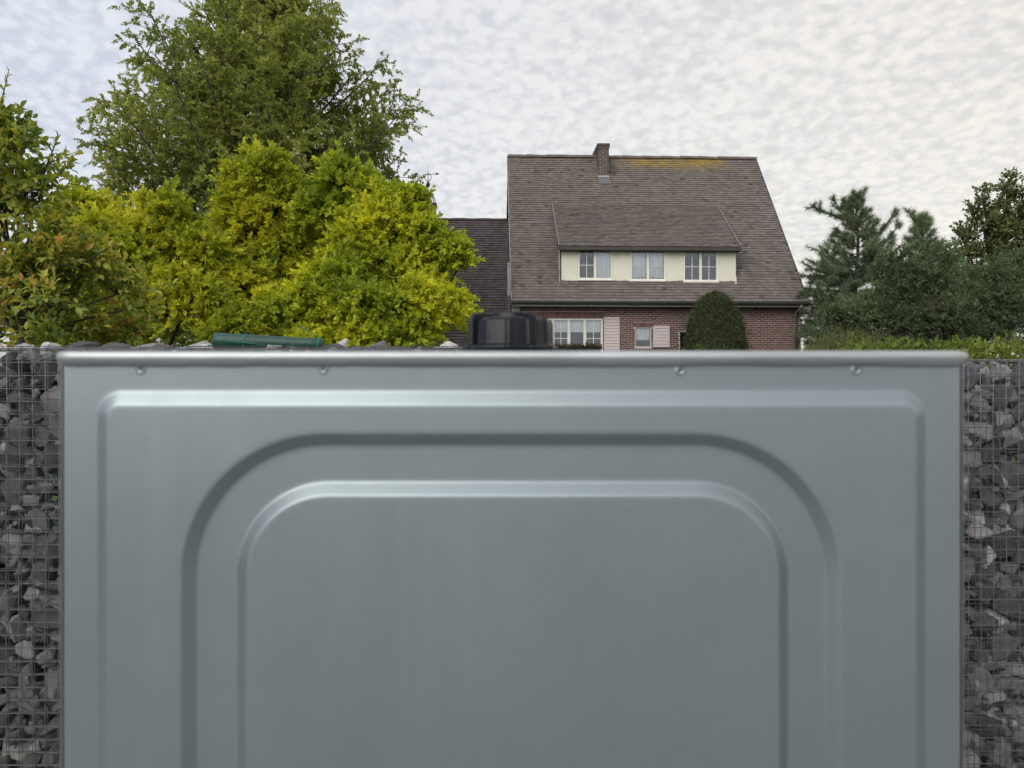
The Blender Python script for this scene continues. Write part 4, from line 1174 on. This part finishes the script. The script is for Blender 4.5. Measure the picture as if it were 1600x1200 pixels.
lobed_plant('golden_shrub', 'golden yellow leafy shrub behind the left gabion, nearest the rust-tinged tree', 'shrub', tuple(P(215, 600, 9.0) * 1.0)[:2] + (0.1,),
            L_([(128, 345, 58), (165, 380, 60, -0.3), (255, 345, 55), (205, 420, 85, -0.2), (318, 410, 70, 0.1), (110, 440, 75), (290, 490, 80, -0.4), (180, 520, 80, -0.3), (360, 530, 60, -0.5), (75, 520, 60), (385, 450, 45, 0.2)], 9.0),
            M['gold'], M['bark_dark'], (0.045, 0.080), 0.58, 10, 350, (0.09, 0.18), 3, LEAF4, 'golden shrubs behind the gabions', 0.5, 0.05)
lobed_plant('golden_shrub', 'tallest golden shrub, its bright yellow dome in front of the olive-green tree trunk', 'shrub', tuple(P(420, 600, 10.0))[:2] + (0.2,),
            L_([(410, 288, 58), (372, 320, 42), (450, 320, 48), (400, 370, 72), (355, 400, 45), (460, 400, 60), (420, 460, 75)], 10.0),
            M['gold'], M['bark_dark'], (0.045, 0.080), 0.58, 10, 350, (0.09, 0.18), 4, LEAF4, 'golden shrubs behind the gabions', 0.5, 0.055)
lobed_plant('golden_shrub', 'broad lime-green to yellow shrub beside the house wing, just left of the black cap', 'shrub', tuple(P(600, 600, 9.2))[:2] + (0.1,),
            L_([(545, 300, 58, 0.4), (645, 325, 34, 0.3), (725, 400, 22, 0.1), (505, 340, 50, 0.5), (610, 340, 58, 0.3), (575, 390, 80, 0.2), (655, 385, 55, 0.2), (700, 405, 44, 0.1), (640, 440, 65), (520, 455, 68, -0.3), (455, 500, 65, -0.4), (560, 510, 75, -0.5), (650, 500, 68, -0.5), (700, 495, 48, -0.3), (600, 560, 90, -0.5), (480, 560, 70, -0.5)], 9.2),
            M['lime'], M['bark_dark'], (0.045, 0.080), 0.58, 10, 350, (0.09, 0.18), 5, LEAF4, 'golden shrubs behind the gabions', 0.5, 0.055)


def near_tree():
    rng = np.random.default_rng(8); Y = 5.2
    base = P(33, 600, Y); base.z = 0
    lob = L_([(8, 210, 42), (-25, 185, 40), (25, 250, 58), (-45, 215, 60), (65, 300, 42), (10, 340, 62), (-60, 330, 80), (80, 390, 55), (40, 440, 60), (-40, 450, 60), (140, 420, 48, 0.2), (185, 460, 44, 0.3), (110, 480, 42, 0.2), (225, 480, 30, 0.4), (70, 500, 40, 0.3), (135, 510, 40, 0.5), (0, 500, 34, 0.5), (205, 520, 34, 0.6), (70, 540, 36, 0.5), (-25, 545, 40, 0.6), (150, 545, 40, 0.6), (100, 420, 44, 0.3), (75, 470, 34, -0.3), (70, 520, 30, -0.2), (-15, 480, 36, -0.2)], Y)
    # loose shoots that stick out against the sky
    sh = [((-3, 178), (14, 108)), ((62, 262), (122, 236)), ((78, 246), (90, 215)), ((30, 190), (46, 178)), ((95, 270), (112, 252)), ((150, 400), (185, 378))]
    S, D, Ln = [], [], []
    for a, b in sh:
        A, B = P(*a, Y), P(*b, Y)
        S.append(tuple(A.lerp(B, 0.6))); D.append(tuple((B - A).normalized())); Ln.append((B - A).length * 0.8)
    ex = (np.array(S), np.array(D), np.array(Ln))
    t = lobed_plant('fruit_tree', 'nearest tree at the left edge, green leaves with rust and red tints', 'tree', tuple(base), lob, M['autumn'], M['bark_dark'],
                    (0.042, 0.074), 0.52, 9, 300, (0.13, 0.26), 9, LEAF6, None, 0.35, 0.020, 0.6, ex, 5, 0.8)
    mb = MB()
    for a, b in sh:
        A, B = P(*a, Y) - base, P(*b, Y) - base; A2 = A + (A - B) * 0.8
        mb.tube([A2, A, A.lerp(B, 0.5) + Vector((0.003, 0, 0.004)), B], [0.007, 0.006, 0.004, 0.002], 6)
    tr = [P(45, 620, Y) - base, P(36, 560, Y) - base, P(33, 500, Y) - base, P(27, 470, Y) - base, P(20, 420, Y) - base, P(0, 340, Y) - base]
    mb.tube(tr, [0.032, 0.026, 0.021, 0.018, 0.014, 0.008], 9)
    mb.tube([P(30, 475, Y) - base, P(5, 462, Y) - base, P(-40, 440, Y) - base], [0.018, 0.014, 0.01], 8)
    mb.tube([P(31, 470, Y) - base, P(70, 440, Y) - base, P(110, 428, Y) - base], [0.011, 0.008, 0.004], 8)
    mb.build('limb', M['bark_dark'], t)


near_tree()


def pine(name, label, px, ptop, Y, prof, seed, nbr=70, needle=0.19, tuft_step=0.30, spurs=(), lean=0.0):
    """prof = [(py, radius_px)] crown half-width by picture height"""
    rng = np.random.default_rng(seed); k = Y / F
    base = P(px, 600, Y); base.z = gz(base.x, Y)
    t = empty(name, base); tag(t, label, 'tree', 'conifers right of the house')
    zs = np.array([EYE + (600 - p[0]) * k - base.z for p in prof])[::-1]; rs_ = np.array([p[1] * k for p in prof])[::-1]
    top = EYE + (600 - ptop) * k - base.z
    mb = MB(); mb.tube([Vector((0.05 * math.sin(i), 0.05 * math.cos(i * 1.3), top * i / 10)) for i in range(11)], [0.16 * (1 - i / 10.4) + 0.008 for i in range(11)], 8)
    TP, TD = [], []

    def branch(a, d, ln, sag):
        e = a + d * ln; m = a.lerp(e, 0.5) + Vector((0, 0, sag * ln)); bz = bezier(a, m, e, 6)
        mb.tube(bz, [0.006 + 0.028 * (1 - i / 6) * min(1, ln / 1.5) for i in range(7)], 5, True, False)
        n = max(2, int(ln / tuft_step * 1.6))
        for q in range(n):
            f = 0.25 + 0.75 * (q + rng.random()) / n; x = f * 6; i = min(5, int(x)); p = bz[i].lerp(bz[i + 1], x - i)
            dd = (bz[i + 1] - bz[i]).normalized()
            w = Vector(rng.normal(size=3)); w.z *= 0.6; tl = rng.uniform(0.1, 0.38) * min(1, ln)
            nd_ = (dd * 0.8 + w * 0.5).normalized(); tip = p + nd_ * tl
            mb.tube([p, tip], [0.006, 0.003], 3, True, False)
            TP.append(tuple(tip)); TD.append(tuple(nd_)); TP.append(tuple(p.lerp(tip, 0.45))); TD.append(tuple(nd_))
        TP.append(tuple(e)); TD.append(tuple(d))
    for b in range(nbr):
        f = ((b + rng.random()) / nbr) ** 1.9; z = zs[0] + (top - zs[0]) * f; az = b * 2.39996 + rng.uniform(-0.4, 0.4)
        rad = float(np.interp(z, zs, rs_)) * rng.uniform(0.65, 1.15)
        if rad < 0.08: rad = 0.08
        el = R(-12 + 62 * f ** 1.5 + rng.uniform(-12, 12))
        d = Vector((math.cos(az) * math.cos(el), math.sin(az) * math.cos(el), math.sin(el)))
        branch(Vector((0, 0, max(0.3, z - math.sin(el) * rad))), d, rad / max(0.5, math.cos(el)), 0.10 if f < 0.6 else -0.12)
    for (ax_, ay_, bx_, by_) in spurs:
        a, b = P(ax_, ay_, Y) - base, P(bx_, by_, Y) - base; branch(a, (b - a).normalized(), (b - a).length, -0.08)
    TP.append((0, 0, top)); TD.append((0, 0, 1))
    TP = np.array(TP); TD = nrm(np.array(TD)); n = len(TP); per = 48
    d = TD[:, None] * rng.uniform(0.25, 1.1, (n, per))[..., None] + nrm(rng.normal(size=(n, per, 3))) * 0.75
    d[..., 2] -= 0.22; d = nrm(d)
    L = needle * rng.uniform(0.6, 1.15, (n, per)); pos = TP[:, None] - TD[:, None] * rng.uniform(0, 0.16, (n, per))[..., None]
    ref = nrm(rng.normal(size=(n * per, 3)) + np.array((0, 0, 0.8)))
    link('crown', leaf_mesh('crown', pos.reshape(-1, 3), d.reshape(-1, 3), ref, L.ravel(), np.full(n * per, 0.015), NEEDLE, M['pine']), None, t)
    mb.build('trunk', M['bark_dark'], t)


pine('pine_tree', 'spreading pine with several ragged tops, directly right of the brick house', 1338, 302, 27.0,
     [(302, 6), (330, 20), (350, 26), (376, 36), (392, 62), (410, 80), (440, 90), (480, 94), (530, 86), (590, 84)], 31, 280, 0.24, 0.24,
     [(1330, 345, 1268, 320), (1330, 350, 1300, 310), (1340, 400, 1398, 332), (1345, 410, 1408, 350), (1340, 330, 1350, 297), (1335, 330, 1318, 312), (1340, 440, 1262, 415), (1340, 360, 1318, 318)])
pine('pine_tree', 'slim pine with one tiered, half-bare top between the ragged pine and the broadleaf tree', 1441, 336, 25.0,
     [(336, 8), (352, 12), (375, 20), (392, 30), (408, 50), (440, 66), (500, 78), (580, 75)], 32, 190, 0.24, 0.26,
     [(1440, 365, 1420, 330), (1440, 365, 1452, 345), (1440, 395, 1415, 372), (1440, 390, 1462, 372), (1441, 430, 1473, 385)])

lobed_plant('broadleaf_tree', 'dark broadleaf tree at the right edge, tallest beyond the pines', 'tree', tuple(P(1570, 600, 27.0))[:2] + (0.95,),
            L_([(1577, 280, 13), (1573, 300, 20), (1597, 318, 28), (1555, 330, 24), (1534, 302, 13), (1532, 326, 22), (1540, 360, 40), (1590, 370, 48), (1505, 375, 22), (1505, 410, 32), (1550, 420, 50), (1610, 430, 60), (1495, 450, 30), (1640, 340, 45), (1650, 390, 60), (1560, 470, 60)], 27.0),
            M['darkleaf'], M['bark_dark'], (0.09, 0.15), 0.7, 8, 52, (0.2, 0.42), 12, LEAF2, None, 0.4, 0.16)
lobed_plant('evergreen_shrub', 'dark spreading evergreen shrub under the broadleaf tree, behind the hedge', 'shrub', tuple(P(1500, 600, 21.0))[:2] + (0.93,),
            L_([(1400, 470, 42), (1455, 455, 45), (1395, 520, 50), (1470, 505, 60), (1540, 480, 55), (1600, 470, 60), (1560, 530, 60), (1640, 520, 60), (1330, 520, 40), (1500, 540, 60), (1610, 420, 40), (1545, 440, 40), (1296, 495, 26), (1284, 525, 22), (1340, 490, 30), (1277, 545, 18), (1390, 435, 34), (1425, 440, 36), (1480, 425, 34), (1400, 412, 30), (1470, 400, 22)], 21.0),
            M['evergreen'], M['bark_dark'], (0.08, 0.14), 0.34, 9, 75, (0.2, 0.4), 13, LEAF2, None, 0.45, 0.12)


def surface_shrub(name, label, cat, base, prof, mat, seed, n, leaf, aspect, group=None, jitter=0.06, sprigs=0):
    """clipped shrub: profile (height, radius) of a solid of revolution covered with small leaves"""
    rng = np.random.default_rng(seed); t = empty(name, base); tag(t, label, cat, group)
    z = np.array([p[0] for p in prof]); r = np.array([p[1] for p in prof])
    u = rng.random(n); zz = z[0] + (z[-1] - z[0]) * u ** 0.9; az = rng.uniform(0, 2 * math.pi, n)
    rr = np.interp(zz, z, r); lump = np.array([mnoise.noise(Vector((math.cos(a) * 1.7, math.sin(a) * 1.7, h * 1.5))) for a, h in zip(az, zz)])
    fine = np.array([mnoise.noise(Vector((math.cos(a) * 6, math.sin(a) * 6, h * 5.0))) for a, h in zip(az, zz)])
    rr = rr * (1 + 0.07 * lump + 0.035 * fine) - np.abs(rng.normal(size=n)) * jitter + np.abs(rng.normal(size=n)) ** 3 * 0.016
    pos = np.stack([rr * np.cos(az), rr * np.sin(az), zz], 1)
    out = nrm(np.stack([np.cos(az), np.sin(az), np.full(n, 0.5) + (zz - z[0]) / (z[-1] - z[0])], 1))
    ax = nrm(out * 0.6 + rng.normal(size=(n, 3)) * 0.55 + np.array((0, 0, 0.35)))
    ref = nrm(out + rng.normal(size=(n, 3)) * 0.5)
    L = rng.uniform(leaf[0], leaf[1], n)
    link('crown', leaf_mesh('crown', pos, ax, ref, L, L * aspect, LEAF2, mat), None, t)
    mb = MB(); mb.lathe([(0.04, 0)] + [(max(0.01, q * 0.80), h) for h, q in prof[:-1]] + [(0.005, prof[-1][0] * 0.96)], 0, 0, 20); mb.build('branch_core', M['bark_dark'], t)
    MB().tube([(0, 0, -0.05), (0, 0, 0.5)], 0.07, 8).build('trunk', M['bark_dark'], t)


kt = 25.2 / F
tb = P(1117, 600, 25.2); tb.z = 0.95
hz_t = lambda py: EYE + (600 - py) * kt - 0.95
surface_shrub('clipped_bush', 'dense dark green clipped cone bush standing before the brick wall', 'bush', tuple(tb),
              [(0.05, 43.0 * kt), (hz_t(560), 48.2 * kt), (hz_t(530), 46.4 * kt), (hz_t(505), 40.4 * kt), (hz_t(487), 32.7 * kt), (hz_t(473), 24.9 * kt), (hz_t(464), 17.2 * kt), (hz_t(459), 8.6 * kt), (hz_t(457), 0.02)], M['yew'], 51, 30000, (0.045, 0.085), 0.5)


# ------------------------------------------------------------------ hedge behind the right gabion, and tall weeds
def hedge():
    rng = np.random.default_rng(61); Y = 3.75; k = Y / F
    x0, x1 = P(1320, 0, Y).x, P(1600, 0, Y).x + 1.6; top = EYE + (600 - 541) * k
    t = empty('leafy_hedge', ((x0 + x1) / 2, Y, 0)); tag(t, 'fresh green leafy hedge with upright shoots, just behind the right gabion', 'hedge'); cx = (x0 + x1) / 2
    n = 7500
    x = rng.uniform(x0, x1, n); y = rng.uniform(-0.22, 0.22, n); z = rng.uniform(0.6, 1.0, n) ** 0.5 * top + rng.normal(size=n) * 0.012
    front = rng.random(n) < 0.45; y = np.where(front, -0.22 + np.abs(rng.normal(size=n)) * 0.05, y); z = np.where(front, rng.uniform(0.75, top, n), z)
    S = np.stack([x - cx, y, z - 0.02], 1); D = nrm(np.stack([rng.normal(size=n) * 0.4, rng.normal(size=n) * 0.4 - 0.3 * front, np.abs(rng.normal(size=n)) * 0.8 + 0.2], 1)); Ln = rng.uniform(0.03, 0.06, n)
    # upright shoots
    ns = 150; xs = rng.uniform(x0, x1, ns); hs = np.abs(rng.normal(size=ns)) * 0.022 + 0.02
    sh = [(1538, 522), (1546, 520), (1562, 521), (1575, 525), (1590, 518), (1597, 514), (1520, 532), (1508, 528), (1601, 520)]
    xs = np.concatenate([xs, [P(a, 0, Y - 0.1).x for a, b in sh]]); hs = np.concatenate([hs, [EYE + (600 - b) * k - top for a, b in sh]]); ns = len(xs)
    mb = MB()
    S2 = np.stack([xs - cx, rng.uniform(-0.18, 0.10, ns), np.full(ns, top - 0.04)], 1); D2 = nrm(np.stack([rng.normal(size=ns) * 0.12, rng.normal(size=ns) * 0.1, np.ones(ns)], 1)); L2 = hs + 0.03
    for s, d, l in zip(S2, D2, L2): mb.tube([Vector(s), Vector(s) + Vector(d) * l], [0.002, 0.001], 4)
    a = twig_leaves(rng, S, D, Ln, 4, 0.018, 0.034, 0.55, 0.1, 0.6); b = twig_leaves(rng, S2, D2, L2, 11, 0.014, 0.026, 0.6, 0.05, 0.6)
    A = [np.concatenate([p, q]) for p, q in zip(a, b)]
    link('foliage', leaf_mesh('foliage', *A, LEAF2, M['hedge']), None, t)
    for i in range(40):
        xx = x0 + (x1 - x0) * (i + rng.random()) / 40 - cx
        mb.tube([(xx, rng.uniform(-0.08, 0.08), 0), (xx + rng.normal() * 0.05, rng.uniform(-0.1, 0.1), top - 0.08)], [0.012, 0.004], 5)
    mb.build('stems', M['bark_dark'], t)


hedge()


def weeds(name, label, px0, px1, Y, ytop, ybot, n, seed, mat, leaf=(0.03, 0.07)):
    rng = np.random.default_rng(seed); k = Y / F; x0, x1 = P(px0, 0, Y).x, P(px1, 0, Y).x; cx = (x0 + x1) / 2
    b = gz(cx, Y); t = empty(name, (cx, Y, b)); tag(t, label, 'plants', None, 'stuff')
    top = EYE + (600 - ytop) * k - b; bot = EYE + (600 - ybot) * k - b
    xs = rng.uniform(x0, x1, n) - cx; ys = rng.uniform(-0.5, 0.5, n); h = bot + (top - bot) * rng.random(n) ** 1.6 * np.clip(0.55 + 0.6 * np.sin(xs * 2.1 + seed), 0.3, 1)
    mb = MB()
    for x, y, q in zip(xs, ys, h): mb.tube([(x, y, 0), (x + rng.normal() * 0.04, y, q * 0.6), (x + rng.normal() * 0.08, y, q)], [0.008, 0.006, 0.003], 3, True, False)
    S = np.stack([xs, ys, h * 0.55], 1); D = np.stack([rng.normal(size=n) * 0.06, rng.normal(size=n) * 0.05, np.ones(n)], 1)
    a = twig_leaves(rng, S, D, h * 0.47, 16, leaf[0], leaf[1], 0.4, 0.02, 0.5)
    link('leaves', leaf_mesh('leaves', *a, LEAF2, mat), None, t)
    mb.build('stalks', mat, t)


weeds('tall_weeds', 'yellow-green tall weeds at the foot of the pines, right of the house corner', 1252, 1420, 17.0, 508, 548, 420, 71, M['weed'])
weeds('border_flowers', 'pale green flower tips in front of the clipped cone bush', 1060, 1240, 20.0, 536, 556, 160, 72, M['hedge'], (0.03, 0.06))


def flower_box():
    rng = np.random.default_rng(77); Y = 26.3
    a, b = P(866, 548, Y), P(938, 548, Y)
    t = empty('flower_box', ((a.x + b.x) / 2, Y, a.z - 0.1)); tag(t, 'low box of small red and green flowers under the three-light window', 'flower box')
    w = (b.x - a.x) / 2
    MB().box(-w, w, -0.1, 0.1, 0, 0.16).build('box', M['gutter'], t, 0.01, 1)
    n = 260; S = np.stack([rng.uniform(-w, w, n), rng.uniform(-0.1, 0.1, n), np.full(n, 0.14)], 1); D = nrm(rng.normal(size=(n, 3)) * 0.5 + np.array((0, 0, 1))); Ln = rng.uniform(0.08, 0.26, n)
    link('flowers', leaf_mesh('flowers', *twig_leaves(rng, S, D, Ln, 8, 0.04, 0.07, 0.7), LEAF2, M['flower']), None, t)
    MB().box(-w * 0.8, -w * 0.8 + 0.08, -0.05, 0.05, -(a.z - 0.1 - 0.95), 0).build('leg', M['gutter'], t); MB().box(w * 0.8 - 0.08, w * 0.8, -0.05, 0.05, -(a.z - 0.1 - 0.95), 0).build('leg', M['gutter'], t)


flower_box()


def white_wall():
    Y = 15.0; x1 = P(112, 0, Y).x; x0 = x1 - 5.0; g = gz(x0, Y); top = EYE + (600 - 497) / F * Y
    t = empty('garden_wall', ((x0 + x1) / 2, Y, g)); tag(t, 'white rendered wall glimpsed behind the left tree trunk', 'wall')
    w = (x1 - x0) / 2
    MB().box(-w, w, -0.12, 0.12, -0.1, top - g).build('wall_panel', M['render'], t)
    MB().box(-w - 0.05, w + 0.05, -0.17, 0.17, top - g + 0.002, top - g + 0.07).build('coping', M['zinc'], t, 0.01, 1)


white_wall()
